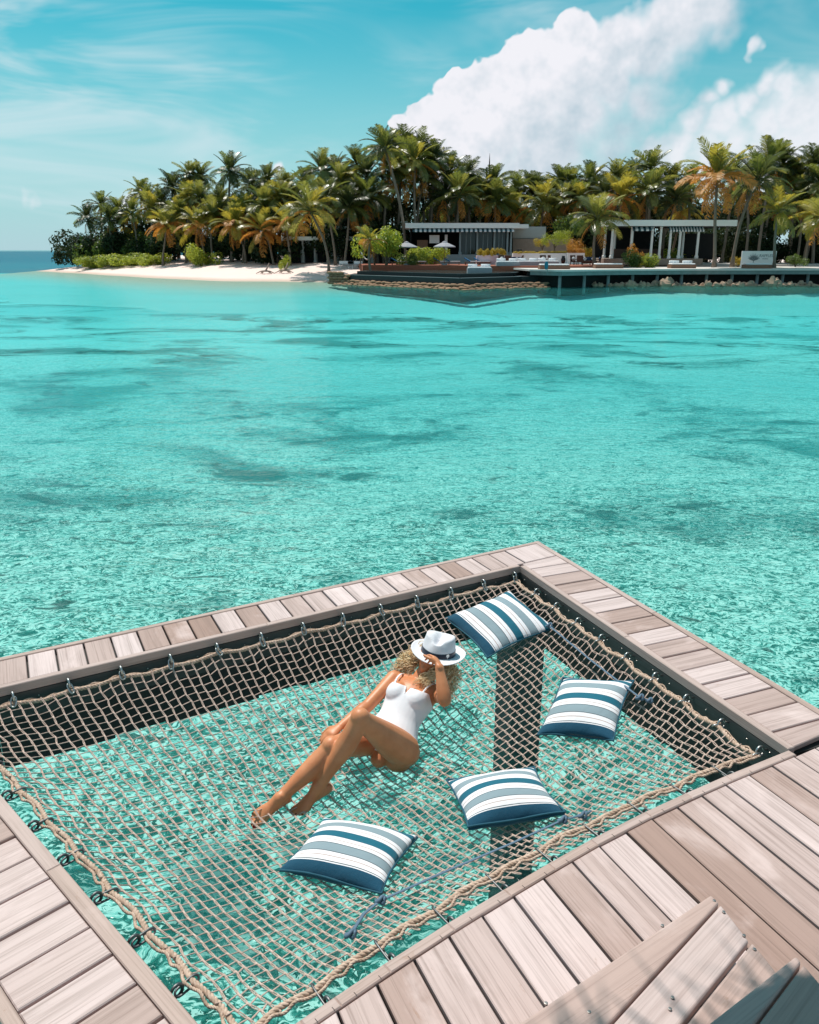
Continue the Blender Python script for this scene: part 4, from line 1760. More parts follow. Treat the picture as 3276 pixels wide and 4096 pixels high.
# ------------------------------------------------------------------ her hat
M_FELT = simple('white_felt', (0.76, 0.74, 0.78), 0.9, 0.05, 30, 0.3, 300, spec=0.1)
M_BAND = simple('navy_band', (0.010, 0.016, 0.035), 0.35, 0.3, 20)
M_EMB = simple('white_embroidery', (0.85, 0.85, 0.85), 0.7, 0.05)
hat_ax = Vector((0.16, 0.10, 0.98)).normalized()
hat_fr = Vector((-0.25, -0.95, 0.0))
hat_fr = (hat_fr - hat_ax * hat_fr.dot(hat_ax)).normalized()
hat_x = hat_fr.cross(hat_ax)
HT = Matrix(((hat_x.x, hat_fr.x, hat_ax.x, hatc.x), (hat_x.y, hat_fr.y, hat_ax.y, hatc.y), (hat_x.z, hat_fr.z, hat_ax.z, hatc.z), (0, 0, 0, 1)))
# hat axes: x = side, y = front, z = up
hat = thing('fedora_hat', 'white felt fedora with a navy band and white palm emblem over the woman\'s face', 'hat')
hat.matrix_world = HT
n = 48
RX, RY = 0.098, 0.106


def crown_pt(a, q):
    """q 0 at brim .. 1 at the rim of the top, pinched at the front"""
    tp = 1 - 0.16 * q ** 1.6
    x, y = RX * cos(a) * tp, RY * sin(a) * tp
    fr_ = max(0.0, sin(a))
    z = 0.094 * q + (0.016 * q * abs(cos(a)) ** 2)
    pin = exp(-((abs(atan2(x, max(1e-6, y))) - 0.62) / 0.33) ** 2) * (q ** 2.2) * (1 if y > 0 else 0)
    x *= 1 - 0.36 * pin
    y *= 1 - 0.10 * pin
    z -= 0.020 * q ** 2 * fr_ ** 2
    return Vector((x, y, z))


m = MB()
vs, fs = [], []
rows = 12
for i in range(rows + 1):
    for j in range(n):
        vs.append(crown_pt(2 * pi * j / n, i / rows))
top_rows = 7
for i in range(1, top_rows + 1):
    s = 1 - i / top_rows
    for j in range(n):
        e = crown_pt(2 * pi * j / n, 1.0)
        x, y = e.x * s, e.y * s
        dip = 0.034 * exp(-(x / 0.026) ** 2) * (1 - s ** 3)
        bulge = 0.010 * (1 - s * s)
        edge = crown_pt(2 * pi * j / n, 1.0).z
        z = edge * s + (0.094 + 0.006) * (1 - s) + bulge - dip
        vs.append(Vector((x, y, z)))
tot = rows + top_rows
for i in range(tot):
    for j in range(n):
        fs.append((i * n + j, i * n + (j + 1) % n, (i + 1) * n + (j + 1) % n, (i + 1) * n + j))
m.add(vs, fs)
cr_o = m.build('crown', M_FELT, hat, smooth=True)
sd2 = cr_o.modifiers.new('thick', 'SOLIDIFY')
sd2.thickness = 0.003
sd2.offset = -1


def brim_pt(a, q):
    r = 1 - 0
    x = (RX + (0.158 - RX) * q) * cos(a)
    y = (RY + (0.170 - RY) * q) * sin(a)
    z = 0.004 + 0.016 * q * q * (abs(cos(a)) ** 2) - 0.014 * q * max(0, sin(a)) + 0.006 * q * q * max(0, -sin(a))
    if q > 0.95:
        z += 0.001
    return Vector((x, y, z))


m = MB()
vs, fs = [], []
for i in range(9):
    for j in range(n):
        vs.append(brim_pt(2 * pi * j / n, i / 8))
for i in range(8):
    for j in range(n):
        fs.append((i * n + j, (i + 1) * n + j, (i + 1) * n + (j + 1) % n, i * n + (j + 1) % n))
m.add(vs, fs)
br_o = m.build('brim', M_FELT, hat, smooth=True)
sd3 = br_o.modifiers.new('thick', 'SOLIDIFY')
sd3.thickness = 0.0035
m = MB()
vs, fs = [], []
for i in range(5):
    q = 0.035 + 0.30 * i / 4
    for j in range(n):
        p = crown_pt(2 * pi * j / n, q)
        vs.append(Vector((p.x * 1.022, p.y * 1.022, p.z)))
for i in range(4):
    for j in range(n):
        fs.append((i * n + j, i * n + (j + 1) % n, (i + 1) * n + (j + 1) % n, (i + 1) * n + j))
m.add(vs, fs)
bd_o = m.build('band', M_BAND, hat, smooth=True)
# emblem: a small fan palm
m = MB()
ae = radians(90 + 44)


def emb(x, z):
    a = ae + x / 0.09
    p = crown_pt(a, 0.19)
    nrm = Vector((p.x / RX ** 2, p.y / RY ** 2, 0)).normalized()
    return Vector((p.x, p.y, p.z + z)) * 1.0 + nrm * 0.0045


m.tube([emb(0, -0.017), emb(0, 0.004)], 0.0012, 5)
for k in range(9):
    a = radians(-64 + k * 16)
    m.tube([emb(0, -0.004), emb(sin(a) * 0.008, -0.004 + cos(a) * 0.010), emb(sin(a) * 0.0115, -0.004 + cos(a) * 0.019)], [0.0008, 0.0014, 0.0009], 5)
m.build('emblem', M_EMB, bd_o, smooth=True)
# ------------------------------------------------------------------ the island
SHORE = [(-92, 168), (-66, 152), (-54, 139), (-41, 123), (-31, 111.5), (-22, 103.2), (-14, 101.0), (-6, 99.5), (2, 97), (12, 96.5), (22, 96.5), (46, 96.5), (95, 96)]


def shore_y(x):
    for (a, b_) in zip(SHORE[:-1], SHORE[1:]):
        if a[0] <= x <= b_[0]:
            f = (x - a[0]) / (b_[0] - a[0])
            return a[1] + (b_[1] - a[1]) * f
    return 168.0 if x < -92 else 96.0


def ground(x, y):
    """height of the sand and island floor"""
    d = (y - shore_y(x)) * (0.80 if x < -14 else 1.0)
    if x < -50:
        d = min(d, (x + 66) * 0.8)
    if d < 0:
        z = max(-2.7, d * 0.10)
    else:
        k = min(1.0, max(0.0, (x + 14) / 12.0))          # lower behind the terrace
        z = (2.45 - 0.75 * k) * (1 - exp(-(d / (12.5 - 3.0 * k)) ** 1.15))
    return z + 0.06 * sin(x * 0.31) * sin(y * 0.23)


t = NT('beach_sand')
p = t.pos()
sep = t.n('ShaderNodeSeparateXYZ')
t.L.new(p, sep.inputs[0])
f = t.noise(p, 0.8, 5, 0.65)
c = t.mix(f, (0.76, 0.58, 0.53), (0.88, 0.70, 0.65))
c = t.mix(t.ramp(sep.outputs[2], 0.05, 0.35, 0.75, 0), c, (0.50, 0.37, 0.29))          # wet sand by the waterline
c = t.mix(t.ramp(sep.outputs[2], -1.3, -0.05, 1.0, 0.0), c, (0.19, 0.60, 0.62))
t.base(c, 0.95, t.bump(t.noise(p, 3.0, 5, 0.7), 0.5, 0.08), 0.1)
b = MB()
gx_ = [-150 + 2.5 * i for i in range(113)]
gy_ = [58 + 2.2 * i for i in range(84)]
vs = [(x, y, ground(x, y)) for y in gy_ for x in gx_]
nx = len(gx_)
fs = [(j * nx + i, j * nx + i + 1, (j + 1) * nx + i + 1, (j + 1) * nx + i) for j in range(len(gy_) - 1) for i in range(nx - 1)]
b.add(vs, fs)
b.build('beach', t.mat, smooth=True, kind='structure')

# ---- foliage materials
def leaf_mat(name, ca, cb, trans=0.48, rough=0.42, spec=0.45):
    t = NT(name)
    r = t.rnd()
    p = t.pos()
    f = t.noise(p, 0.9, 3, 0.6)
    c = t.mix(t.math('ADD', t.math('MULTIPLY', f, 0.6), t.math('MULTIPLY', r, 0.4)), ca, cb)
    t.base(c, rough, None, spec)
    tl = t.n('ShaderNodeBsdfTranslucent')
    t.set(tl.inputs[0], t.mix(0.6, c, tuple(min(1.0, q * k) for q, k in zip(cb, (1.7, 1.5, 0.8)))))
    mx = t.n('ShaderNodeMixShader')
    mx.inputs[0].default_value = trans
    t.L.new(t.b.outputs[0], mx.inputs[1])
    t.L.new(tl.outputs[0], mx.inputs[2])
    t.L.new(mx.outputs[0], t.out.inputs['Surface'])
    return t.mat


M_FR = [leaf_mat('palm_green', (0.050, 0.080, 0.018), (0.17, 0.20, 0.055), 0.48, 0.34, 0.6),
        leaf_mat('palm_olive', (0.095, 0.115, 0.024), (0.28, 0.28, 0.080), 0.48, 0.34, 0.6),
        leaf_mat('palm_yellow', (0.20, 0.19, 0.030), (0.40, 0.34, 0.065)),
        leaf_mat('palm_dry', (0.40, 0.165, 0.030), (0.60, 0.28, 0.065), 0.35, 0.55),
        leaf_mat('palm_deep', (0.028, 0.046, 0.016), (0.085, 0.105, 0.040))]
M_TRUNK = simple('palm_trunk', (0.20, 0.155, 0.12), 0.9, 0.4, 2.5, 0.6, 8)
M_BARK = simple('bark', (0.13, 0.095, 0.07), 0.9, 0.4, 4, 0.6, 10)
M_NUT = simple('coconut', (0.16, 0.15, 0.03), 0.6, 0.3, 4)
M_LEAF = [leaf_mat('shrub_bright', (0.16, 0.22, 0.025), (0.38, 0.44, 0.07)), leaf_mat('shrub_green', (0.045, 0.085, 0.018), (0.12, 0.18, 0.04)),
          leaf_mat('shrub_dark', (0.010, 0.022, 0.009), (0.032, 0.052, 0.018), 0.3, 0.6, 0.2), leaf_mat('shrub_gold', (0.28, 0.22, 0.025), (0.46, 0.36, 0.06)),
          leaf_mat('shrub_orange', (0.34, 0.15, 0.025), (0.50, 0.26, 0.06))]


def frond_mesh(name, bend, droop, seed, nl=28, sparse=0.0, width=0.027):
    """one coconut frond of unit length: rachis along +X, bending down, with leaflets on both sides"""
    r = random.Random(seed)
    m = MB()
    P, T = [Vector((0, 0, 0))], []
    ns = 14
    a = 0.0
    for i in range(ns):
        a = -bend * ((i + 0.5) / ns) ** 1.5
        T.append(Vector((cos(a), 0, sin(a))))
        P.append(P[-1] + T[-1] / ns)
    T.append(T[-1])
    m.tube(P[::2], [0.014 * (1 - 0.85 * i / 7) for i in range(8)], 4)
    for s in (-1, 1):
        for k in range(nl):
            if r.random() < sparse:
                continue
            q = 0.13 + 0.86 * (k + r.random() * 0.6) / nl
            x = min(ns - 1, q * ns)
            i = int(x)
            p = P[i].lerp(P[i + 1], x - i)
            tn = T[i]
            up = Vector((-tn.z, 0, tn.x))
            ln = 0.30 * (sin(pi * (0.16 + 0.80 * q)) ** 0.7) * r.uniform(0.85, 1.1)
            sw = radians(38 + 22 * q + r.uniform(-7, 7))
            dr = droop * r.uniform(0.75, 1.2)
            d = (tn * cos(sw) + Vector((0, s, 0)) * sin(sw) + up * 0.18).normalized()
            w = tn.cross(d)
            w = d.cross(w).normalized()
            hw = width * 0.5 * r.uniform(0.8, 1.2)
            p1 = p + d * (ln * 0.5)
            d2 = (d + Vector((0, 0, -1)) * dr).normalized()
            p2 = p1 + d2 * (ln * 0.5)
            m.add([p - w * hw * 0.6, p + w * hw * 0.6, p1 + w * hw, p1 - w * hw, p2], [(0, 1, 2, 3), (3, 2, 4)])
    return m.mesh(name)


FRONDS = {
    'up': [frond_mesh('frond', 0.55, 0.25, 1), frond_mesh('frond', 0.8, 0.3, 2)],
    'arch': [frond_mesh('frond', 1.15, 0.55, 3), frond_mesh('frond', 1.4, 0.65, 4), frond_mesh('frond', 1.25, 0.9, 5)],
    'hang': [frond_mesh('frond', 1.05, 1.3, 6), frond_mesh('frond', 0.8, 1.6, 7)],
    'dead': [frond_mesh('frond', 0.7, 1.9, 8, 20, 0.15), frond_mesh('frond', 0.5, 2.2, 9, 18, 0.2)]}
for k_ in FRONDS:
    for me in FRONDS[k_]:
        me.materials.append(M_FR[0])
rp = random.Random(77)


def region(u):
    for lim, txt in ((640, 'over the shrubs of the island point'), (1130, 'behind the open sand beach'), (1560, 'round the white villa'), (2060, 'behind the glazed pavilion'),
                     (2400, 'behind the pale garden wall'), (2930, 'behind the open colonnade')):
        if u < lim:
            return txt
    return 'beyond the white signboard'


KIND = ['green', 'olive and yellow', 'yellow green', 'orange skirted', 'deep green']


def palm(u, v, rpx, Y, kind=0, base=None, lean=None, nf=29, label=None, dead=0.09, group='coconut palms of the grove', z0=None, nuts=True):
    """coconut palm whose crown centre is seen at photograph pixel (u, v) at distance Y"""
    c = AT(u, v, Y)
    Lf = rpx * Y / 3295.0 * 1.18
    if base is None:
        bx, by = c.x + rp.uniform(-1.6, 1.6), Y + rp.uniform(-1.5, 1.0)
    else:
        q = AT(base[0], base[1], Y) if len(base) == 2 else base
        bx, by = q[0], Y
    bz = ground(bx, by) - 0.15 if z0 is None else z0
    t = thing('coconut_palm', label or '%s %s coconut palm %s' % ('tall' if v < 745 else 'lower', KIND[kind], region(u)), 'palm tree', loc=(bx, by, bz), group=group)
    top = Vector((c.x - bx, c.y - by, c.z - bz))
    m = MB()
    pts = []
    for i in range(9):
        q = i / 8
        xy = q ** 1.7 if top.xy.length < 4 else q ** 1.25
        pts.append(Vector((top.x * xy + 0.12 * sin(q * 5 + u), top.y * xy, top.z * q)))
    r0 = 0.17 if top.z < 9 else 0.21
    m.tube(pts, [r0 * (1.55 - 0.7 * min(1, q / 1.2)) if q < 1 else r0 * (1.0 - 0.035 * q) for q in range(9)], 8)
    m.build('trunk', M_TRUNK, t, smooth=True)
    ctr = pts[-1]
    a0 = rp.uniform(0, 6.28)
    for k in range(nf):
        q = (k + 0.5) / nf
        el = radians(84 - 116 * q ** 1.05 + rp.uniform(-10, 10))
        az = a0 + k * 2.39996 + rp.uniform(-0.25, 0.25)
        kd = 'up' if q < 0.36 else ('arch' if q < 0.74 else 'hang')
        mi = [0, 1, 1, 3, 4][kind] if kind < 5 else 0
        if kind == 0:
            mi = rp.choice((0, 0, 1, 1, 4))
        elif kind == 1:
            mi = rp.choice((1, 1, 0, 2)) if q < 0.8 else rp.choice((1, 2, 3))
        elif kind == 2:
            mi = rp.choice((2, 2, 1))
        elif kind == 3:                      # many drying fronds below
            mi = rp.choice((1, 2)) if q < 0.48 else rp.choice((3, 3, 2))
        elif kind == 4:
            mi = rp.choice((4, 4, 0))
        ln = Lf * rp.uniform(0.85, 1.12) * (0.86 if q < 0.2 else 1.0)
        if q > 1 - dead and kind != 2:
            kd, mi = 'dead', 3
            el = radians(rp.uniform(-70, -38))
            ln *= 0.85
        me = rp.choice(FRONDS[kd])
        M = Matrix.Translation(ctr) @ Matrix.Rotation(az, 4, 'Z') @ Matrix.Rotation(-el, 4, 'Y') @ Matrix.Rotation(rp.uniform(-0.5, 0.5), 4, 'X') @ Matrix.Diagonal((ln, ln, ln, 1))
        o = bpy.data.objects.new('frond', me)
        COL.objects.link(o)
        o.parent = t
        o.matrix_local = M
        if mi != 0:
            o.material_slots[0].link = 'OBJECT'
            o.material_slots[0].material = M_FR[mi]
    if nuts:
        m = MB()
        for k in range(7):
            a = k * 0.9
            m.ball(ctr + Vector((0.30 * cos(a), 0.30 * sin(a), -0.28 - 0.1 * (k % 2))), 0.13, 6, 5)
        m.build('coconuts', M_NUT, t, smooth=True)
    return t


def front_Y(u):
    """distance of the first row of palms along the photograph"""
    tab = [(280, 150), (450, 142), (700, 130), (1000, 120), (1300, 110), (1700, 116), (2100, 122), (2400, 112), (2800, 108), (3300, 104)]
    for a, b_ in zip(tab[:-1], tab[1:]):
        if a[0] <= u <= b_[0]:
            return a[1] + (b_[1] - a[1]) * (u - a[0]) / (b_[0] - a[0])
    return 150 if u < 280 else 104


# crowns read from the photograph: u, v, radius, rows behind the front, kind
CROWNS = [
    (352, 878, 62, 6, 4), (404, 822, 58, 9, 4), (440, 880, 60, 3, 4), (478, 850, 66, 8, 0), (525, 858, 62, 5, 0), (562, 775, 62, 14, 0), (596, 790, 58, 12, 0), (608, 832, 62, 7, 1),
    (645, 805, 60, 11, 0), (692, 752, 66, 14, 4), (757, 706, 66, 18, 0), (800, 712, 66, 20, 4), (760, 800, 70, 9, 1), (664, 905, 82, 1, 3), (716, 860, 70, 5, 1), (803, 800, 74, 9, 0),
    (877, 818, 76, 7, 0), (794, 905, 84, 2, 3), (850, 870, 78, 4, 1), (942, 905, 92, 1, 3), (985, 855, 84, 5, 1), (1011, 745, 70, 16, 0), (1072, 730, 76, 15, 4), (1058, 836, 92, 5, 1),
    (1123, 800, 84, 8, 1), (1150, 748, 72, 15, 0), (1053, 930, 92, 1, 3), (1150, 900, 86, 3, 3), (1215, 745, 74, 14, 0), (1285, 688, 84, 14, 0), (1341, 690, 74, 15, 4), (1308, 790, 96, 6, 0),
    (1364, 726, 84, 10, 1), (1424, 662, 78, 16, 0), (1400, 830, 92, 4, 4), (1466, 712, 92, 9, 4), (1475, 792, 96, 5, 0), (1536, 590, 84, 12, 4), (1614, 585, 84, 13, 0), (1560, 680, 92, 8, 0),
    (1684, 610, 84, 11, 4), (1660, 650, 98, 6, 1), (1739, 640, 84, 9, 4), (1600, 730, 92, 9, 3), (1697, 715, 84, 8, 0), (1800, 690, 76, 12, 0), (1864, 716, 84, 9, 4), (1832, 785, 104, 4, 0),
    (1775, 790, 84, 8, 4), (1920, 790, 92, 8, 1), (1971, 745, 84, 10, 4), (1985, 812, 92, 6, 0), (2069, 770, 76, 14, 0), (2120, 752, 70, 16, 4), (2060, 850, 84, 8, 3), (2171, 822, 104, 5, 1),
    (2152, 760, 66, 18, 4), (2212, 768, 66, 18, 0), (2245, 738, 74, 14, 4), (2287, 738, 72, 14, 0), (2259, 805, 84, 8, 0), (2330, 800, 84, 8, 1), (2361, 735, 84, 12, 0), (2420, 780, 84, 8, 4),
    (2466, 718, 80, 12, 0), (2486, 795, 100, 5, 3), (2537, 688, 58, 20, 4), (2608, 680, 84, 9, 0), (2600, 770, 100, 5, 0), (2684, 735, 84, 10, 0), (2705, 800, 92, 6, 4), (2756, 745, 84, 10, 1),
    (2940, 720, 92, 9, 0), (3076, 655, 100, 6, 0), (3130, 665, 92, 8, 4), (2990, 760, 92, 7, 4), (3203, 800, 92, 5, 0), (3250, 670, 92, 6, 4), (3290, 740, 100, 4, 0), (3180, 720, 92, 8, 1), (3262, 880, 96, 1, 2), (3090, 790, 84, 9, 0)]
for (u, v, r, back, kind) in CROWNS:
    palm(u, v, r, front_Y(u) + back, kind)
for i, (u, v, r, back, kind) in enumerate(CROWNS):
    if i % 2 == 0 and v < 860:       # a second rank seen between the first crowns
        palm(u + rp.uniform(-40, 40), v + rp.uniform(15, 60), r * 0.9, front_Y(u) + back + rp.uniform(3, 7), rp.choice((0, 4, 1, 0)), nf=24, nuts=False)
# the palms that stand free
palm(919, 690, 84, 128, 4, base=(925, 1030), label='tall lone coconut palm rising above the left part of the grove', nf=28, dead=0.05)
palm(1243, 845, 122, 107, 1, base=(1318, 1054), label='broad leaning coconut palm on the beach edge, before the white villa', nf=28)
palm(1478, 962, 66, 96.5, 3, base=(1482, 1078), label='young palm with orange fronds standing beside the dark pool wall', nf=16, dead=0.2, nuts=False)
palm(2384, 878, 112, 99, 0, base=(2376, 1040), label='low spreading palm in front of the right pavilion columns', nf=24, z0=1.9)
palm(2867, 712, 138, 97, 3, base=(2853, 1062), label='big coconut palm with a skirt of orange fronds beside the pavilion', nf=30, z0=1.75, dead=0.22)
palm(3030, 722, 128, 98, 0, base=(2925, 1052), label='leaning coconut palm curving up beside the white sign', nf=28, z0=1.75)
palm(3112, 850, 98, 93.5, 2, base=(3093, 1060), label='short yellow green palm standing before the white sign', nf=22, z0=1.75, nuts=False)
palm(1545, 600, 84, 114, 0, base=(1625, 1000), label='tallest coconut palm of the grove, its trunk behind the umbrella', nf=26)
palm(3300, 880, 110, 95, 1, base=(3290, 1060), label='olive coconut palm at the end of the boardwalk', nf=22, z0=1.75)


# ---- shrubs and broadleaf trees
def foliage_mesh(name, n, size, seed, flat=0.75, lobes=9):
    r = random.Random(seed)
    L_ = [(Vector((r.gauss(0, 0.42), r.gauss(0, 0.42), 0.45 + r.uniform(-0.2, 0.42) * flat)), r.uniform(0.26, 0.46)) for _ in range(lobes)]
    m = MB()
    for k in range(n):
        c, rad = r.choice(L_)
        d = Vector((r.gauss(0, 1), r.gauss(0, 1), r.gauss(0, 1))).normalized()
        p = c + d * rad * r.uniform(0.55, 1.05)
        if p.z < 0.01:
            p.z = r.uniform(0.01, 0.12)
        nrm = (d + Vector((r.gauss(0, .6), r.gauss(0, .6), r.gauss(0.4, .5)))).normalized()
        a = nrm.orthogonal().normalized()
        a = Matrix.Rotation(r.uniform(0, 6.28), 3, nrm) @ a
        w = nrm.cross(a)
        s = size * r.uniform(0.6, 1.3)
        m.add([p - a * s, p - w * s * 0.42, p + a * s, p + w * s * 0.42], [(0, 1, 2, 3)])
    return m.mesh(name)


BUSH = [foliage_mesh('foliage', 2600, 0.060, 31 + i) for i in range(4)]
BUSH_F = [foliage_mesh('foliage', 3400, 0.040, 51 + i) for i in range(2)]
for me in BUSH + BUSH_F:
    me.materials.append(M_LEAF[1])


def shrub(name, loc, size, mi, label, cat='shrub', group=None, trunk=0.0, fine=False, rz=None):
    """foliage on short stems; with trunk > 0 a small tree"""
    t = thing(name, label, cat, loc=loc, rz=rp.uniform(0, 6.28) if rz is None else rz, group=group)
    me = rp.choice(BUSH_F if fine else BUSH)
    o = bpy.data.objects.new('foliage' if trunk == 0 else 'crown', me)
    COL.objects.link(o)
    o.parent = t
    o.location = (0, 0, trunk)
    o.scale = size
    o.material_slots[0].link = 'OBJECT'
    o.material_slots[0].material = M_LEAF[mi]
    m = MB()
    h = trunk + size[2] * 0.55
    for k in range(3 if trunk == 0 else 1):
        a = k * 2.1
        e = Vector((size[0] * 0.3 * cos(a), size[1] * 0.3 * sin(a), h)) if trunk == 0 else Vector((0.1, 0, h))
        r0 = 0.04 if trunk == 0 else max(0.05, size[0] * 0.06)
        m.tube([(0, 0, -0.2), tuple(e * 0.5 + Vector((0.05, 0.03, 0))), tuple(e)], [r0 * 1.3, r0, r0 * 0.6], 6)
    if trunk > 0:
        for k in range(4):
            a = k * 1.6 + 0.4
            m.tube([(0.05, 0, trunk * 0.75), (size[0] * 0.25 * cos(a), size[1] * 0.25 * sin(a), trunk + size[2] * 0.2), (size[0] * 0.45 * cos(a), size[1] * 0.45 * sin(a), trunk + size[2] * 0.45)], [0.06, 0.045, 0.02], 5)
    m.build('stem' if trunk == 0 else 'trunk', M_BARK, t, smooth=True)
    return t


def at_ground(u, Y):
    x = AT(u, 1000, Y).x
    return Vector((x, Y, ground(x, Y) - 0.1))


# beach edge scrub on the left point
for i, (u, Y, s, mi) in enumerate([(330, 151, 3.4, 2), (352, 143, 2.9, 0), (380, 143, 2.6, 0), (412, 142, 3.1, 0), (446, 141, 3.0, 0), (480, 140, 3.2, 0), (514, 139, 3.0, 0), (548, 138, 3.1, 0), (582, 136, 2.9, 0), (616, 134, 2.8, 0), (375, 151, 4.4, 2), (425, 150, 4.6, 1), (470, 149, 4.6, 1), (520, 148, 4.6, 1), (570, 146, 4.6, 1), (615, 143, 4.2, 1)]):
    if mi == 0:
        shrub('beach_shrub', at_ground(u, Y), (s, s * 0.9, s * 0.62), 0, 'low bright green beach shrub along the sand at the island point', group='bright shrubs on the left point')
    else:
        shrub('beach_shrub', at_ground(u, Y), (s, s, s * 1.05), mi, 'dark green bush behind the bright shrubs at the island point', group='dark bushes on the left point')
shrub('beach_shrub', at_ground(800, 124), (2.6, 2.3, 2.8), 0, 'yellow green bush at the top of the beach under leaning palms')
shrub('beach_shrub', at_ground(785, 126), (2.2, 2.0, 2.2), 3, 'golden leaved bush growing behind the yellow green beach bush')
shrub('beach_shrub', at_ground(1135, 112), (0.8, 0.8, 1.7), 0, 'small bright sapling beside the driftwood on the beach')
# dark undergrowth that closes the grove
for u in range(330, 3400, 62):
    Y = front_Y(u) + rp.uniform(7, 12)
    if 1650 < u < 2120 or 2380 < u < 2960:
        Y = 128 + rp.uniform(0, 4)
    s = rp.uniform(3.6, 5.4)
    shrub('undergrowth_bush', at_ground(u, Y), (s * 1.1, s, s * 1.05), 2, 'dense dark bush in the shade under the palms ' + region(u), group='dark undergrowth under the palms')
for u in range(360, 3400, 88):
    Y = front_Y(u) + rp.uniform(13, 22)
    if 1650 < u < 2120 or 2380 < u < 2960:
        Y = 130 + rp.uniform(4, 12)
    s = rp.uniform(4.4, 6.0) * (0.75 if u < 560 else 1.0)
    k = 1.0 if u > 700 else 0.6
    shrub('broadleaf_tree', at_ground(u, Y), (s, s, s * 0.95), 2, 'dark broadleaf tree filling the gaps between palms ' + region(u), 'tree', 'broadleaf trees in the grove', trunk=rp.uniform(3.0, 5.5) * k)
# pandanus and garden trees near the pool
shrub('pandanus_tree', at_ground(1545, 101), (2.9, 2.6, 3.4), 0, 'bushy light green tree between the young orange palm and the umbrella', 'tree', trunk=2.4)
shrub('pandanus_tree', at_ground(1500, 103), (2.0, 2.0, 2.6), 1, 'darker green tree with bare stems over the white hammock', 'tree', trunk=2.6)
shrub('beach_shrub', at_ground(1640, 103), (1.9, 1.7, 2.4), 1, 'green palm like bush under the left umbrella')
# ------------------------------------------------------------------ resort buildings and terraces
M_WHITE = simple('white_render', (0.84, 0.82, 0.81), 0.8, 0.05, 1.5)
M_GREYW = simple('grey_render', (0.42, 0.42, 0.41), 0.85, 0.1, 1.5)
M_STONEW = simple('stone_wall', (0.30, 0.23, 0.19), 0.9, 0.25, 3.0, 0.4, 8)
M_DARKW = simple('dark_pool_stone', (0.010, 0.013, 0.015), 0.45, 0.4, 2.5)
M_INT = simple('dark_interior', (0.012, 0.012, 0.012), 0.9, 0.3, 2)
M_TIM = simple('red_timber', (0.30, 0.085, 0.045), 0.6, 0.25, 5)
M_TEAK = simple('teak', (0.20, 0.10, 0.06), 0.55, 0.3, 6)
M_BRN = simple('brown_rattan', (0.085, 0.045, 0.032), 0.7, 0.3, 12)
M_CLOTH = simple('white_mattress', (0.78, 0.78, 0.80), 0.85, 0.04, 4)
M_BLUE = simple('blue_towel', (0.012, 0.12, 0.28), 0.85, 0.25, 6)
M_NAVY = simple('navy_cushion', (0.02, 0.05, 0.12), 0.85, 0.2, 6)
M_GREYB = simple('grey_daybed', (0.30, 0.32, 0.35), 0.7, 0.1, 4)
M_TERR = simple('terrace_paving', (0.60, 0.55, 0.52), 0.8, 0.12, 1.2)
M_JETTY = simple('jetty_fascia', (0.19, 0.23, 0.23), 0.8, 0.35, 1.6, 0.3, 12)
M_GLASS = simple('dark_glass', (0.015, 0.030, 0.034), 0.06, 0.3, 0.8)
M_FRAME2 = simple('grey_blue_frame', (0.24, 0.31, 0.33), 0.5, 0.1, 3)
M_UMB = simple('grey_canvas', (0.34, 0.33, 0.36), 0.85, 0.06, 3)
M_BAG = simple('sandbag_brown', (0.28, 0.165, 0.10), 0.95, 0.4, 3, 0.5, 12)
M_ROCK = simple('shore_rock', (0.36, 0.25, 0.18), 0.95, 0.4, 2.5, 0.7, 6)
M_PINK = simple('pink_render', (0.66, 0.52, 0.56), 0.85, 0.06, 2)
M_AWN_W = simple('awning_white', (0.72, 0.70, 0.70), 0.85, 0.05, 4)
M_AWN_B = simple('awning_navy', (0.035, 0.075, 0.09), 0.85, 0.1, 4)
M_POT = simple('black_pot', (0.015, 0.015, 0.018), 0.25, 0.3, 6)

t = NT('pool_water')
p = t.pos()
t.base((0.045, 0.10, 0.10), 0.05, t.bump(t.noise(p, 1.2, 3, 0.5), 0.15, 0.05), 0.6)
M_POOLW = t.mat


def gp(u, v, z):
    q = G(u, v, z)
    return V2(q.x, q.y)


# dark stepped wall of the infinity pool
poolw = thing('infinity_pool', 'dark stone infinity pool with a stepped overflow wall above the lagoon', 'pool', loc=(5, 88, 0))
pinv = Matrix.Translation((-5, -88, 0))
A1, B1, C1_ = V2(-6.9, 94.5), V2(4.9, 83.2), V2(11.6, 88.5)
low = [A1, B1, C1_, C1_ + V2(3.5, 1.5), V2(15, 101), V2(-6.5, 101)]
m = MB()
m.prism(low, -1.5, 0.98)
m.build('overflow_wall', M_DARKW, poolw, matrix=pinv)
up = [A1 + V2(1.0, 1.9), B1 + V2(0.1, 1.9), C1_ + V2(-0.6, 1.2), V2(14, 100.5), V2(-5, 100.5)]
m = MB()
m.prism(up, 0.98, 1.34)
m.build('pool_rim', M_DARKW, poolw, matrix=pinv)
m = MB()
inner = [A1 + V2(2.0, 2.6), B1 + V2(0.1, 2.7), C1_ + V2(-1.0, 1.8), V2(12.6, 96), V2(3, 100), V2(-4, 100)]
m.prism(inner, 1.30, 1.355)
m.build('pool_surface', M_POOLW, poolw, matrix=pinv)
# pale lip of the overflow
for (p_, q_) in ((A1, B1), (B1, C1_)):
    m = MB()
    d_ = (q_ - p_).normalized()
    nn = V2(-d_.y, d_.x)
    m.prism([p_ + d_ * .1 + nn * 0.02, q_ - d_ * .1 + nn * 0.02, q_ - d_ * .1 + nn * 0.28, p_ + d_ * .1 + nn * 0.28], 0.975, 1.0)
    m.build('overflow_lip', M_FRAME2, poolw, matrix=pinv)

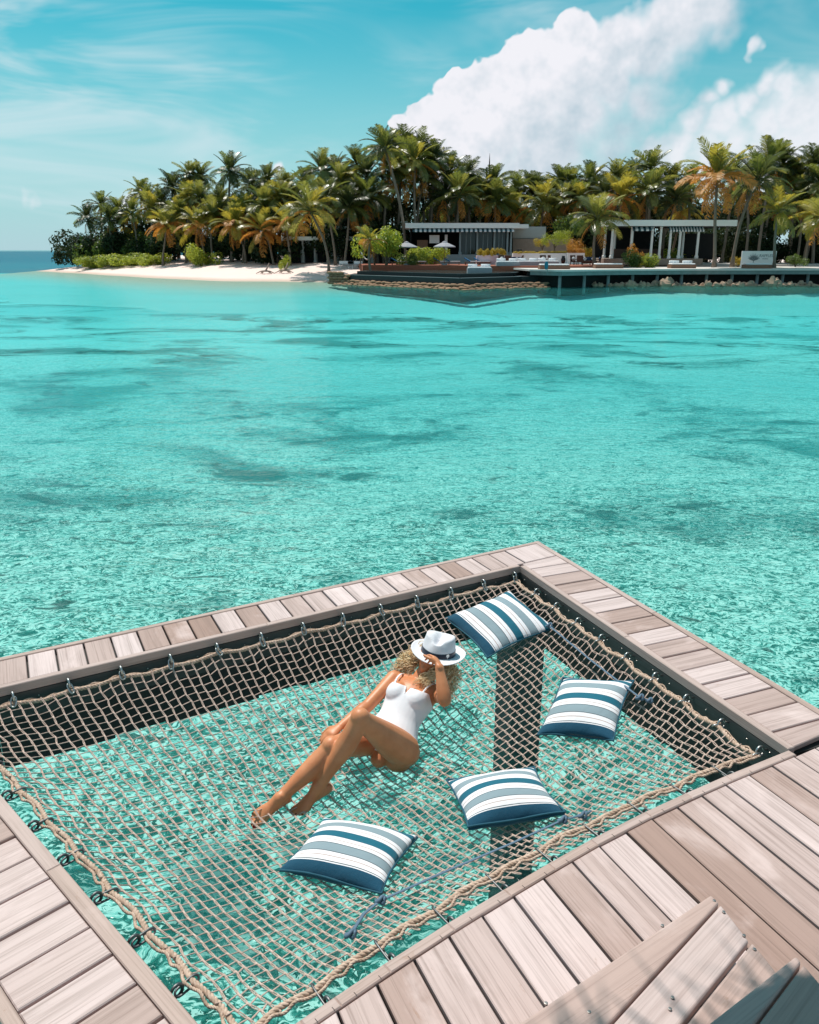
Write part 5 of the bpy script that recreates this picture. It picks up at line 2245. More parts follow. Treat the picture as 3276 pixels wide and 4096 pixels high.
# timber terrace behind the pool and the boardwalk over the shore
terr = thing('terrace', kind='structure')
m = MB()
m.prism([V2(-5.5, 101), V2(3.2, 100.2), V2(10.2, 95.8), V2(16, 95.0), V2(24, 97.5), V2(24, 116), V2(-7, 116)], 0.2, 1.90)
m.build('timber_deck', M_TIM, terr)
m = MB()
m.prism([V2(14, 106), V2(60, 104), V2(60, 118), V2(14, 118)], 0.2, 1.93)
m.build('paving', M_TERR, terr)
walk = thing('boardwalk', kind='structure')
J = [V2(12.4, 88.6), V2(15.2, 85.8), V2(18.0, 87.2), V2(22, 89.0), V2(30, 90.6), V2(46, 91.2), V2(64, 91.2)]
JB = [V2(11.5, 96.2), V2(16.0, 94.9), V2(20.0, 96.5), V2(24.2, 97.4), V2(31, 104), V2(46, 104), V2(64, 104)]
for i in range(len(J) - 1):
    m = MB()
    m.prism([J[i], J[i + 1], JB[i + 1], JB[i]], 1.52, 1.70)
    m.build('deck_panel', M_TERR, walk)
    m = MB()
    d_ = (J[i + 1] - J[i]).normalized()
    nn = V2(-d_.y, d_.x) * 0.12
    m.prism([J[i] + nn, J[i + 1] + nn, J[i + 1] + nn * 2, J[i] + nn * 2], 1.14, 1.50)
    m.build('fascia', M_JETTY, walk)
for k in range(22):
    x = 15.2 + k * 2.75
    for a, b_ in zip(J[:-1], J[1:]):
        if a.x <= x <= b_.x:
            y = a.y + (b_.y - a.y) * (x - a.x) / (b_.x - a.x)
            m = MB()
            m.lathe([(0.17, -2.2), (0.17, 1.14)], 10, (x, y + 0.7, 0))
            m.build('pile', M_JETTY, walk, smooth=True)
            break
for i in range(len(J) - 1):
    m = MB()
    up_ = V2(0, 1.7 - 0.02 * i)
    m.prism([J[i] + up_, J[i + 1] + up_, J[i + 1] + up_ + V2(0, 0.3), J[i] + up_ + V2(0, 0.3)], -1.5, 1.5)
    m.build('retaining_wall', M_INT, walk)


def wpart(root, name, mat, boxes=(), prisms=(), smooth=False):
    """part of a thing whose geometry is given in world coordinates"""
    m = MB()
    for c, s in boxes:
        m.box(c, s)
    for poly, z0, z1 in prisms:
        m.prism(poly, z0, z1)
    return m.build(name, mat, root, smooth, matrix=Matrix.Translation(-root.location))


def column(root, x, y, z0, z1, r=0.15, mat=None):
    m = MB()
    h = z1 - z0
    m.lathe([(r * 1.5, 0), (r * 1.5, 0.28), (r, 0.36), (r * 0.92, h - 0.2), (r * 1.2, h - 0.12), (r * 1.2, h)], 10, (0, 0, 0))
    return m.build('column', mat or M_FRAME2, root, matrix=Matrix.Translation(Vector((x, y, z0)) - root.location))


def awning(root, x0, x1, y, zt, zb, n, proj=0.9):
    """striped awning, each stripe its own strip of cloth"""
    w = (x1 - x0) / n
    for i in range(n):
        m = MB()
        a, b_ = x0 + w * i, x0 + w * (i + 1)
        m.add([(a, y, zt), (b_, y, zt), (b_, y - proj, zb + 0.12), (a, y - proj, zb + 0.12), (a, y - proj, zb), (b_, y - proj, zb),
               (a, y + .03, zt + .03), (b_, y + .03, zt + .03), (b_, y - proj - .03, zb + 0.15), (a, y - proj - .03, zb + 0.15), (a, y - proj - .03, zb), (b_, y - proj - .03, zb)],
              [(0, 1, 2, 3), (3, 2, 5, 4), (7, 6, 9, 8), (8, 9, 10, 11), (4, 5, 11, 10)])
        m.build('awning_stripe', M_AWN_W if i % 2 else M_AWN_B, root, matrix=Matrix.Translation(-root.location))


# left pavilion: glazed front, columns and a striped awning under a white flat roof
YL = 112.0
fx = lambda u, Y: AT(u, 1000, Y).x
fz = lambda v, Y: AT(1638, v, Y).z
zb = fz(1018, YL)
zt = fz(915, YL)
pav = thing('glazed_pavilion', 'white flat roofed pavilion with glass front, columns and a striped awning behind the loungers', 'building', loc=(fx(1880, YL), YL, 1.9))
x0, x1 = fx(1640, YL), fx(2052, YL)
wpart(pav, 'plinth', M_FRAME2, [(((x0 + x1) / 2, YL + 3.0, (1.9 + zb) / 2), (x1 - x0 + 0.4, 6.6, zb - 1.9))])
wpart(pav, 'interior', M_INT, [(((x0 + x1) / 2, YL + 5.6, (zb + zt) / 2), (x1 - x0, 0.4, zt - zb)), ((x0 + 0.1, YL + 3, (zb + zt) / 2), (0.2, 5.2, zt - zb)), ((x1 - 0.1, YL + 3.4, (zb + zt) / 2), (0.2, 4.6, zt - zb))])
roof = wpart(pav, 'roof', M_WHITE, [(((x0 + x1) / 2, YL + 2.9, zt + 0.36), (x1 - x0 + 1.2, 7.6, 0.62)), ((fx(2080, YL), YL + 2.6, zt + 0.30), (fx(2108, YL) - fx(2050, YL), 6.0, 0.48))])
for u in (1840, 1908, 1976, 2028, 2042):
    column(pav, fx(u, YL), YL - 0.1, zb, zt + 0.04, 0.14)
for a, b_ in ((1846, 1902), (1914, 1970), (1982, 2024)):
    p_ = wpart(pav, 'glass_pane', M_GLASS, [(((fx(a, YL) + fx(b_, YL)) / 2, YL + 0.5, (zb + zt) / 2), (fx(b_, YL) - fx(a, YL), 0.05, zt - zb - 0.1))])
    for q in (0.33, 0.66):
        mq = MB()
        mq.box((fx(a, YL) + (fx(b_, YL) - fx(a, YL)) * q, YL + 0.44, (zb + zt) / 2), (0.07, 0.05, zt - zb - 0.12))
        mq.build('mullion', M_FRAME2, p_)
wpart(pav, 'curtain', M_CLOTH, [((fx(1738, YL), YL + 0.9, zb + 1.9), (1.3, 0.08, 1.0)), ((fx(1785, YL), YL + 0.9, zb + 1.3), (0.35, 0.12, 2.3))])
wpart(pav, 'side_panel', M_TEAK, [((fx(1690, YL), YL + 1.2, zb + 0.9), (1.4, 0.1, 1.8))])
awning(pav, fx(1650, YL), fx(2050, YL), YL - 0.2, zt + 0.1, zt - 0.42, 44, 0.9)
# garden wall to its right
gw = thing('garden_wall', 'plain pale wall with a brown stone base beside the glazed pavilion', 'wall', loc=(fx(2150, 116), 116, 1.9))
wpart(gw, 'render_panel', M_GREYW, [((fx(2115, 116), 116.2, fz(930, 116)), (fx(2180, 116) - fx(2050, 116), 0.4, fz(908, 116) - fz(955, 116)))])
wpart(gw, 'stone_base', M_STONEW, [((fx(2170, 116), 116.0, (fz(955, 116) + 1.9) / 2), (fx(2290, 116) - fx(2050, 116), 0.5, fz(955, 116) - 1.9))])

# right pavilion: open colonnade
YR = 103.5
pav2 = thing('open_colonnade', 'open white pavilion with a long flat roof on slender columns behind the sunbeds', 'building', loc=(fx(2640, YR), YR, 1.9))
zt2, zb2 = fz(905, YR), fz(1034, YR)
x0, x1 = fx(2424, YR), fx(2926, YR)
wpart(pav2, 'floor', M_STONEW, [(((x0 + fx(2800, YR)) / 2, YR + 3.5, (1.9 + zb2) / 2), (fx(2800, YR) - x0 + 0.6, 8.0, zb2 - 1.9))])
wpart(pav2, 'roof', M_WHITE, [(((x0 + x1) / 2, YR + 3.4, zt2 + 0.34), (x1 - x0, 8.6, 0.68))])
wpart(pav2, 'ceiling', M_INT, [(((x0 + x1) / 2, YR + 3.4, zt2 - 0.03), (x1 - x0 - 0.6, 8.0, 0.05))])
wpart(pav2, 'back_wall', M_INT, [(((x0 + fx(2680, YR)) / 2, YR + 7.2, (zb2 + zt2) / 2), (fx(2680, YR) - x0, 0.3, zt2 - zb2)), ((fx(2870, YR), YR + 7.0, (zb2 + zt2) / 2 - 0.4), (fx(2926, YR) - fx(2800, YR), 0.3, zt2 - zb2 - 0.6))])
for u, dy in ((2446, 0), (2523, 0), (2565, 4.6), (2604, 0), (2638, 0), (2677, 0), (2716, 0), (2752, 2.2), (2788, 0), (2493, 4.6), (2452, 4.6)):
    column(pav2, fx(u, YR), YR + dy, zb2, zt2 + 0.02, 0.16, M_WHITE)
awning(pav2, fx(2662, YR), fx(2802, YR), YR - 0.15, zt2 - 0.02, zt2 - 0.62, 24, 0.5)
awning(pav2, fx(2520, YR), fx(2604, YR), YR - 0.15, zt2 - 0.02, zt2 - 0.55, 8, 0.5)
wpart(pav2, 'bar_counter', M_BRN, [((fx(2590, YR), YR + 4.0, zb2 + 0.55), (6.0, 0.7, 1.1))])

# villa half hidden behind the beach palms
YV = 121.0
vil = thing('white_villa', 'white villa with dark doors half hidden behind the beach palms', 'building', loc=(fx(1330, YV), YV, ground(fx(1330, YV), YV)))
x0, x1 = fx(1150, YV), fx(1560, YV)
z0, z1 = 1.9, fz(962, YV)
wpart(vil, 'wall', M_GREYW, [(((x0 + x1) / 2, YV + 2.4, (z0 + z1) / 2), (x1 - x0, 4.4, z1 - z0))])
wpart(vil, 'roof', M_WHITE, [(((x0 + x1) / 2, YV + 1.9, z1 + 0.25), (x1 - x0 + 1.2, 7.2, 0.5)), ((fx(1410, YV), YV + 3.5, z1 + 1.7), (6.0, 5.0, 0.5))])
wpart(vil, 'upper_wall', M_GREYW, [((fx(1410, YV), YV + 3.7, z1 + 0.98), (5.4, 4.2, 0.96))])
for u in (1180, 1240, 1290, 1390, 1450, 1520):
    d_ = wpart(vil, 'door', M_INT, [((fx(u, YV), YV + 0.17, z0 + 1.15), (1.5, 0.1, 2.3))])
for u in (1160, 1215, 1262, 1312, 1360, 1425, 1490, 1545):
    column(vil, fx(u, YV), YV - 1.0, z0, z1 + 0.02, 0.13, M_GREYW)

# ------------------------------------------------------------------ furniture and small things of the resort
def lounger_proto():
    t = thing('sun_lounger', 'x', 'sun lounger')
    m = MB()
    m.box((0, 0, 0.30), (2.0, 0.7, 0.07))
    m.build('frame', M_TEAK, t)
    for sx in (-0.85, 0.85):
        for sy in (-0.3, 0.3):
            m = MB()
            m.box((sx, sy, 0.135), (0.07, 0.07, 0.27))
            m.build('leg', M_TEAK, t)
    m = MB()
    m.box((0.35, 0, 0.385), (1.25, 0.64, 0.10))
    m.build('seat_pad', M_CLOTH, t)
    m = MB()
    m.box((-0.62, 0, 0.58), (0.85, 0.64, 0.10), Matrix.Rotation(radians(28), 3, 'Y'))
    m.build('backrest', M_BLUE, t)
    return t


loungers = [(1597, 1054, 'first blue backed lounger under the left umbrella, on the red deck'), (1640, 1053, 'second blue backed lounger under the left umbrella, by the hedge'),
            (1672, 1052, 'blue backed lounger at the hedge end between the two umbrellas'), (1768, 1050, 'blue backed lounger under the right umbrella'), (1808, 1049, 'blue backed lounger beside the umbrella under the pavilion glass'),
            (1890, 1047, 'blue backed lounger before the pink planter, facing the umbrella'), (1930, 1046, 'blue backed lounger close against the pink planter')]
lp = None
for (u, v, lab) in loungers:
    q = G(u, v + 8, 1.90)
    q.y = min(q.y, 104.5)
    q = AT(u, v, 103.2)
    if lp is None:
        lp = lounger_proto()
        o = lp
    else:
        o = copy_tree(lp)
    o.location = (q.x, 103.0 + (u % 7) * 0.15, 1.9)
    o.rotation_euler = (0, 0, radians(-12 + (u % 5) * 4))
    tag(o, lab, 'sun lounger', 'blue backed loungers on the red deck')


def umbrella(u, v, Y, lab):
    q = AT(u, v, Y)
    t = thing('parasol', lab, 'parasol', loc=(q.x, Y, 1.9), group='grey parasols by the pool')
    h = q.z - 1.9
    m = MB()
    m.lathe([(0.03, 0), (0.03, h + 0.42)], 8)
    m.build('pole', M_TEAK, t)
    m = MB()
    m.lathe([(1.30, h - 0.16), (1.31, h - 0.06), (0.70, h + 0.22), (0.16, h + 0.44)], 8)
    m.build('canopy', M_UMB, t)
    m = MB()
    m.lathe([(0.30, h + 0.40), (0.22, h + 0.50), (0.03, h + 0.56)], 8)
    m.build('vent_cap', M_UMB, t)
    m = MB()
    m.lathe([(0.35, 0), (0.35, 0.12), (0.06, 0.16)], 12)
    m.build('base', M_GREYB, t)


umbrella(1626, 985, 102.0, 'grey parasol beside the bushy light green tree')
umbrella(1778, 984, 102.0, 'grey parasol before the pavilion glass, past the bright hedge')


def daybed(u, v, Y, w, d, mat, lab, rolls=True, z0=1.9):
    q = AT(u, v, Y)
    t = thing('daybed', lab, 'daybed', loc=(q.x, Y, z0), group='daybeds along the boardwalk and pool')
    m = MB()
    m.box((0, 0, 0.19), (w, d, 0.38))
    o = m.build('base', mat, t)
    m = MB()
    m.box((0, 0, 0.45), (w - 0.16, d - 0.1, 0.14))
    o = m.build('mattress', M_CLOTH, t)
    bv = o.modifiers.new('b', 'BEVEL')
    bv.width = 0.05
    if rolls:
        for s in (-1, 1):
            m = MB()
            m.tube([(s * w * 0.27 - w * 0.19, d * 0.3, 0.66), (s * w * 0.27 + w * 0.19, d * 0.3, 0.66)], 0.15, 10)
            m.build('bolster', M_CLOTH, t, smooth=True)


for (u, Y, w, d, mat, lab, r, z0) in [
        (1918, 92.0, 2.6, 1.6, M_GREYB, 'white daybed with rolled bolsters at the very edge of the pool', True, 1.36),
        (2030, 96.6, 2.6, 1.5, M_GREYB, 'white daybed second along the pool edge, before the brown armchairs', True, 1.9),
        (2112, 98.4, 2.5, 1.5, M_GREYB, 'white daybed third along the pool edge, before the long white planter', True, 1.9),
        (2190, 100.0, 2.4, 1.5, M_GREYB, 'white daybed farthest from the pool, behind the blue flag', True, 1.9),
        (2216, 89.6, 3.1, 1.6, M_TEAK, 'low timber daybed on the boardwalk behind the blue flag', False, 1.7),
        (2432, 93.5, 3.0, 1.5, M_TEAK, 'low timber daybed on the boardwalk near the leaning low palm', False, 1.7),
        (2727, 94.0, 2.7, 1.5, M_TEAK, 'timber daybed with two white bolsters before the colonnade', True, 1.7),
        (3027, 93.0, 2.7, 1.5, M_TEAK, 'timber daybed in front of the white sign', False, 1.7)]:
    daybed(u, 1060, Y, w, d, mat, lab, r, z0)


def armchair(u, Y, rz, lab, cushion=M_CLOTH, z0=1.93):
    q = AT(u, 1040, Y)
    t = thing('armchair', lab, 'armchair', loc=(q.x, Y, z0), rz=rz, group='brown armchairs on the terrace')
    m = MB()
    m.box((0, 0, 0.36), (0.7, 0.7, 0.10))
    m.build('seat', M_BRN, t)
    m = MB()
    m.box((0, 0.33, 0.72), (0.72, 0.08, 0.72), Matrix.Rotation(radians(-10), 3, 'X'))
    m.build('backrest', M_BRN, t)
    for s in (-1, 1):
        m = MB()
        m.box((s * 0.36, 0, 0.62), (0.07, 0.7, 0.06))
        m.build('armrest', M_BRN, t)
        for y in (-0.3, 0.3):
            m = MB()
            m.box((s * 0.34, y, 0.31), (0.06, 0.06, 0.62))
            m.build('leg', M_BRN, t)
    m = MB()
    m.ball((0, 0.18, 0.66), (0.26, 0.13, 0.24), 10, 6)
    m.build('cushion', cushion, t, smooth=True)


armchair(2010, 102.0, 0.4, 'brown armchair with a pale cushion against the pink planter')
armchair(2034, 100.8, 2.8, 'brown armchair turned away from the sea, by the pink planter')
armchair(2078, 101.2, -1.9, 'brown armchair sideways at the low table by the long planter', M_NAVY)
armchair(2174, 102.4, 0.1, 'brown armchair with a silver cushion before the long white planter')
armchair(2208, 103.0, 1.8, 'brown armchair beside the silver cushioned one, half turned')
armchair(2298, 101.5, 0.5, 'brown armchair with a pale cushion right of the black vase')
armchair(2320, 100.4, 2.9, 'brown armchair turned away from the sea, right of the black vase')
armchair(2392, 101.0, -1.8, 'brown armchair sideways beside the navy sofa', M_NAVY)


def sofa(u, Y, lab):
    q = AT(u, 1040, Y)
    t = thing('sofa', lab, 'sofa', loc=(q.x, Y, 1.93), group='navy sofas on the terrace')
    for nm, c, s, mt in (('seat', (0, 0, 0.3), (1.7, 0.8, 0.3), M_BRN), ('backrest', (0, 0.36, 0.62), (1.7, 0.14, 0.5), M_NAVY)):
        m = MB()
        m.box(c, s)
        m.build(nm, mt, t)
    for k in range(3):
        m = MB()
        m.box((-0.5 + 0.5 * k, 0.2, 0.66), (0.34, 0.12, 0.34), Matrix.Rotation(radians(45), 3, 'Y'))
        m.build('cushion', M_CLOTH if k != 1 else M_NAVY, t)


sofa(2052, 103.2, 'navy sofa with white cushions between armchairs by the long planter')
sofa(2357, 102.6, 'navy sofa with white cushions beside the low palm trunk')


def coffee_table(u, Y, lab):
    q = AT(u, 1040, Y)
    t = thing('coffee_table', lab, 'table', loc=(q.x, Y, 1.93), group='low timber tables on the terrace')
    m = MB()
    m.box((0, 0, 0.42), (1.1, 0.7, 0.06))
    m.build('tabletop', M_BRN, t)
    for sx in (-.48, .48):
        for sy in (-.28, .28):
            m = MB()
            m.box((sx, sy, 0.195), (0.06, 0.06, 0.39))
            m.build('leg', M_BRN, t)


coffee_table(2056, 101.4, 'low brown table between the armchairs and sofa by the pink planter')
coffee_table(2345, 101.0, 'low brown table between the armchairs and sofa by the low palm')


def planter(u0, u1, v0, v1, Y, mat, lab, leaf, n, hgt=0.6):
    x0, x1 = fx(u0, Y), fx(u1, Y)
    z0, z1 = fz(v1, Y), fz(v0, Y)
    t = thing('planter', lab, 'planter', loc=((x0 + x1) / 2, Y, 1.9))
    m = MB()
    m.box((0, 0.7, (z1 - 1.9) / 2), (x1 - x0, 1.4, z1 - 1.9))
    m.build('box', mat, t)
    for k in range(n):
        me = rp.choice(BUSH)
        o = bpy.data.objects.new('plant', me)
        COL.objects.link(o)
        o.parent = t
        o.location = ((k + 0.5) / n * (x1 - x0) - (x1 - x0) / 2, 0.6, z1 - 1.9 - 0.1)
        s = (x1 - x0) / n * 0.62
        o.scale = (s, 0.7, hgt)
        o.rotation_euler = (0, 0, k * 0.2)
        o.material_slots[0].link = 'OBJECT'
        o.material_slots[0].material = M_LEAF[leaf]


planter(1908, 2024, 1022, 1052, 104.0, M_PINK, 'pale pink planter box filled with golden plants', 3, 4, 0.9)
planter(2054, 2268, 1013, 1036, 107.5, M_WHITE, 'long low white planter wall with thin yellow grass', 3, 9, 0.35)
planter(2272, 2340, 1012, 1034, 107.0, M_WHITE, 'short white planter wall with orange shrubs', 4, 3, 0.6)


def vase(u, v, Y, r, h, lab, z=None):
    q = AT(u, v, Y)
    t = thing('pot', lab, 'pot', loc=(q.x, Y, 1.93 if z is None else z))
    m = MB()
    m.lathe([(r * 0.5, 0), (r * 0.95, h * 0.4), (r, h * 0.65), (r * 0.62, h * 0.92), (r * 0.7, h)], 14)
    m.build('body', M_POT, t, smooth=True)
    m = MB()
    m.lathe([(r * 0.72, h), (r * 0.76, h * 1.04), (r * 0.6, h * 1.05)], 14)
    m.build('rim', M_POT, t, smooth=True)


vase(2253, 1040, 103.0, 0.28, 0.95, 'tall black vase standing before the long white planter')
vase(2076, 1010, 109.5, 0.50, 1.0, 'big round black pot behind the long white planter', 2.6)
vase(2150, 1008, 110.0, 0.36, 0.8, 'smaller black pot against the stone base of the wall', 2.6)
shrub('frangipani_tree', (fx(2220, 109), 109, 2.7), (1.7, 1.6, 1.7), 0, 'small rounded frangipani tree with light green crown by the wall', 'tree', trunk=1.4, fine=True)
shrub('frangipani_tree', (fx(2168, 110), 110, 2.7), (1.0, 1.0, 1.0), 3, 'little frangipani with pale golden leaves and bent stem', 'tree', trunk=1.2, fine=True)
shrub('garden_bush', (fx(2290, 110), 110, 2.6), (1.9, 1.5, 2.2), 4, 'orange leaved bush behind the short white planter', fine=True)
shrub('garden_bush', (fx(2330, 112), 112, 2.4), (1.8, 1.4, 1.4), 3, 'low golden hedge right of the orange bush')
shrub('garden_tree', (fx(2270, 114), 114, 2.2), (2.4, 2.2, 2.6), 1, 'green leafy tree above the orange leaved bush', 'tree', trunk=3.2)
shrub('hedge', (fx(1728, 104.5), 104.5, 1.8), (2.9, 1.1, 2.0), 0, 'bright yellow green hedge between the two parasols', rz=0.0)
shrub('hedge', (fx(1690, 104.8), 104.8, 1.8), (1.9, 1.0, 1.8), 0, 'bright yellow green hedge next to the left parasol', rz=3.1)
shrub('garden_bush', (fx(2555, 97), 97, 1.65), (2.2, 1.6, 1.75), 1, 'rounded green bush at the corner of the colonnade')
shrub('garden_bush', (fx(2590, 96.6), 96.6, 1.65), (1.5, 1.3, 1.4), 0, 'lighter green bush beside the rounded one before the columns')
shrub('garden_bush', (fx(2545, 99), 99, 1.9), (1.0, 1.0, 2.1), 4, 'rusty orange plant rising behind the rounded bush')
shrub('garden_bush', (fx(2960, 100), 100, 1.7), (1.1, 0.9, 1.1), 3, 'golden plant at the foot of the leaning palm')
shrub('garden_bush', (fx(2710, 112), 112, 2.2), (2.4, 1.4, 1.4), 0, 'bright greenery seen between the colonnade columns')
shrub('garden_bush', (fx(3190, 101), 101, 1.8), (1.6, 1.2, 1.3), 1, 'low green bush right of the white sign')

# the sign
YS = 97.0
x0, x1 = fx(2969, YS), fx(3107, YS)
z1 = fz(1004, YS)
sg = thing('name_sign', 'white signboard with a fan palm emblem and RAFFLES in grey letters', 'sign', loc=((x0 + x1) / 2, YS, 1.70))
m = MB()
m.box((0, 0, (z1 - 1.70) / 2), (x1 - x0, 0.16, z1 - 1.70))
m.build('board', M_WHITE, sg)
M_LET = simple('sign_grey', (0.16, 0.19, 0.20), 0.7, 0.1)


def letters(txt, u, v, size, parent, name):
    cu = bpy.data.curves.new(name, 'FONT')
    cu.body = txt
    cu.size = size
    cu.extrude = 0.008
    cu.align_x = 'LEFT'
    tmp = bpy.data.objects.new(name + '_tmp', cu)
    COL.objects.link(tmp)
    dg = bpy.context.evaluated_depsgraph_get()
    me = bpy.data.meshes.new_from_object(tmp.evaluated_get(dg))
    bpy.data.objects.remove(tmp)
    me.name = name
    q = AT(u, v, YS - 0.09)
    o = obj(name, me, M_LET, parent)
    o.matrix_local = Matrix.Translation(Vector((q.x, YS - 0.092, q.z)) - parent.location) @ Matrix.Rotation(pi / 2, 4, 'X')


letters('RAFFLES', 3037, 1028, 0.42, sg, 'lettering')
letters('MALDIVES', 3049, 1037, 0.14, sg, 'small_lettering')
m = MB()
q = AT(3014, 1042, YS - 0.09)
for k in range(13):
    a = radians(-66 + 11 * k)
    e = Vector((sin(a), 0, cos(a)))
    L_ = 0.80 + 0.08 * (k % 2)
    s_ = Vector((e.z, 0, -e.x))
    b0 = Vector((0, 0, -0.05))
    m.add([b0, b0 + e * L_ * 0.6 - s_ * 0.045, b0 + e * L_, b0 + e * L_ * 0.6 + s_ * 0.045, b0 + Vector((0, .015, 0))], [(0, 1, 2, 3)])
m.box((0, 0, -0.12), (0.06, 0.012, 0.2))
m.build('palm_emblem', M_LET, sg, matrix=Matrix.Translation(Vector((q.x, YS - 0.093, q.z)) - sg.location))

# blue flag on its pole at the corner of the boardwalk
q = AT(2190, 1085, 86.6)
fl = thing('flag', 'furled blue flag on a short pole at the boardwalk corner', 'flag', loc=(q.x, 86.6, 1.70))
m = MB()
m.lathe([(0.03, -0.5), (0.03, 0.95)], 8)
m.build('pole', M_JETTY, fl)
m = MB()
m.ball((-0.14, 0, 0.42), (0.20, 0.08, 0.42), 10, 8)
m.build('cloth', simple('teal_flag', (0.02, 0.16, 0.24), 0.7, 0.2, 6), fl, smooth=True)

# rows of sandbags at the foot of the pool wall
bagm = []
for i in range(3):
    r = random.Random(i)
    m = MB()
    m.ball((0, 0, 0), (0.52, 0.26, 0.17), 9, 6)
    m.v = [(x * (1 + r.uniform(-.06, .06)), y * (1 + r.uniform(-.1, .1)), z * (1 + r.uniform(-.12, .12))) for x, y, z in m.v]
    bagm.append(m.mesh('sandbag', True))
path = [V2(-8.6, 95.6), V2(-6.6, 93.6), V2(-3.0, 89.8), V2(1.0, 86.0), V2(4.2, 82.6), V2(5.6, 81.6), V2(8.5, 84.0), V2(11.5, 86.6), V2(14.2, 87.4)]


def along(path, d):
    for a, b_ in zip(path[:-1], path[1:]):
        L_ = (b_ - a).length
        if d <= L_:
            return a + (b_ - a) * (d / L_), atan2((b_ - a).y, (b_ - a).x)
        d -= L_
    return None


for lay, (z, offy, step) in enumerate(((0.05, 0, 0.80), (0.30, 0.35, 0.80), (-0.08, -0.45, 0.9))):
    d = 0.2 * lay
    while True:
        q = along(path, d)
        if q is None:
            break
        p_, a = q
        o = obj('sandbag', rp.choice(bagm), M_BAG, None, 'brown sandbag in the low wall along the foot of the dark pool', 'sandbag', 'sandbags along the pool foot')
        o.location = (p_.x, p_.y + offy + rp.uniform(-.1, .1), z + rp.uniform(-.05, .06))
        o.rotation_euler = (rp.uniform(-.15, .15), rp.uniform(-.15, .15), a + rp.uniform(-.25, .25))
        d += step * rp.uniform(0.9, 1.1)
for i in range(5):
    for k in range(5 - i // 2):
        o = obj('sandbag', rp.choice(bagm), M_BAG, None, 'brown sandbag in the tall stack at the beach end of the pool wall', 'sandbag', 'stacked sandbags at the beach end')
        o.location = (-8.9 + k * 0.62 + (i % 2) * 0.25, 95.9 - k * 0.5, 0.1 + 0.27 * i)
        o.rotation_euler = (0, 0, -0.75 + rp.uniform(-.2, .2))

# rocks along the shore under the boardwalk
rockm = []
for i in range(4):
    r = random.Random(i + 5)
    m = MB()
    m.ball((0, 0, 0.35), (0.6, 0.5, 0.55), 8, 6)
    m.v = [(x * r.uniform(.75, 1.2), y * r.uniform(.75, 1.2), z * r.uniform(.75, 1.2)) for x, y, z in m.v]
    rockm.append(m.mesh('rock'))
for k in range(70):
    u = 2380 + k * 13.2 + rp.uniform(-6, 6)
    Y = 89.3 + rp.uniform(-0.6, 1.0)
    s = rp.choice((0.35, 0.45, 0.6, 0.8))
    if k in (22, 23, 55):
        s = 1.35
    o = obj('rock', rp.choice(rockm), M_ROCK, None, 'rough brown rock at the waterline below the boardwalk', 'rock', 'rocks below the boardwalk')
    o.location = (fx(u, Y), Y, -0.12 * s)
    o.scale = (s * rp.uniform(.8, 1.4), s, s * rp.uniform(.6, 1.0))
    o.rotation_euler = (0, 0, rp.uniform(0, 6))
m = MB()
m.prism([V2(24, 90.6), V2(30, 89.2), V2(62, 88.9), V2(62, 99), V2(16, 99)], -1.8, 0.05)
m.build('shore_bank', simple('bank_sand', (0.40, 0.27, 0.19), 0.95, 0.3, 1.5), None, kind='structure')

# beach odds and ends
def hammock():
    a, c = AT(1442, 1008, 104.2), AT(1497, 1005, 104.2)
    t = thing('hammock', 'white rope hammock slung between trunks beside the young palm', 'hammock', loc=((a.x + c.x) / 2, 104.2, ground(a.x, 104.2)))
    m = MB()
    vs, fs = [], []
    for i in range(13):
        q = i / 12
        x, z = a.x + (c.x - a.x) * q, a.z + (c.z - a.z) * q - 1.0 * sin(pi * q)
        w = 0.12 + 0.42 * sin(pi * q)
        for s in (-1, 0, 1):
            vs.append(Vector((x, 104.2 + s * w, z + (0.12 if s else 0))) - t.location)
    for i in range(12):
        for j in range(2):
            fs.append((i * 3 + j, i * 3 + j + 1, i * 3 + j + 4, i * 3 + j + 3))
    m.add(vs, fs)
    o = m.build('bed', M_CLOTH, t, smooth=True)
    sm_ = o.modifiers.new('s', 'SOLIDIFY')
    sm_.thickness = 0.02
    for e in (a, c):
        m = MB()
        m.tube([Vector((e.x, 104.2, 1.2)) - t.location, Vector((e.x, 104.2, e.z + 0.3)) - t.location], 0.07, 8)
        m.build('post', M_BARK, t)


hammock()
for (u, v, sc, lab) in ((1136, 1056, 1.0, 'bleached driftwood root on the sand beside the small sapling'), (1060, 1053, 0.9, 'bleached driftwood trunk on the sand under the leaning palms')):
    q = AT(u, v, 108.5)
    z = ground(q.x, 108.5)
    t = thing('driftwood', lab, 'driftwood', loc=(q.x, 108.5, z))
    m = MB()
    for k in range(6):
        a = k * 1.1
        m.tube([(0, 0, 0.35), (0.6 * cos(a), 0.3 * sin(a), 0.3), (1.2 * cos(a), 0.5 * sin(a), 0.03)], [0.13, 0.08, 0.04], 6)
    m.tube([(0, 0, 0.3), (0.3, 0, 0.8), (0.5, 0.1, 1.3)], [0.13, 0.1, 0.05], 6)
    m.build('branches', simple('driftwood', (0.34, 0.26, 0.22), 0.9, 0.3, 6), t, smooth=True)
for k, (u, lab) in enumerate(((1385, 'white bench in the shade left of the hammock'), (1420, 'white bench in the shade next to the hammock post'))):
    q = AT(u, 1035, 111)
    t = thing('beach_bench', lab, 'bench', loc=(q.x, 111, ground(q.x, 111)))
    for nm, c, s in (('seat', (0, 0, 0.45), (1.9, 0.5, 0.07)), ('backrest', (0, 0.25, 0.75), (1.9, 0.06, 0.35)), ('leg', (-0.8, 0, 0.2), (0.08, 0.45, 0.42)), ('leg', (0.8, 0, 0.2), (0.08, 0.45, 0.42))):
        m = MB()
        m.box(c, s)
        m.build(nm, M_CLOTH, t)
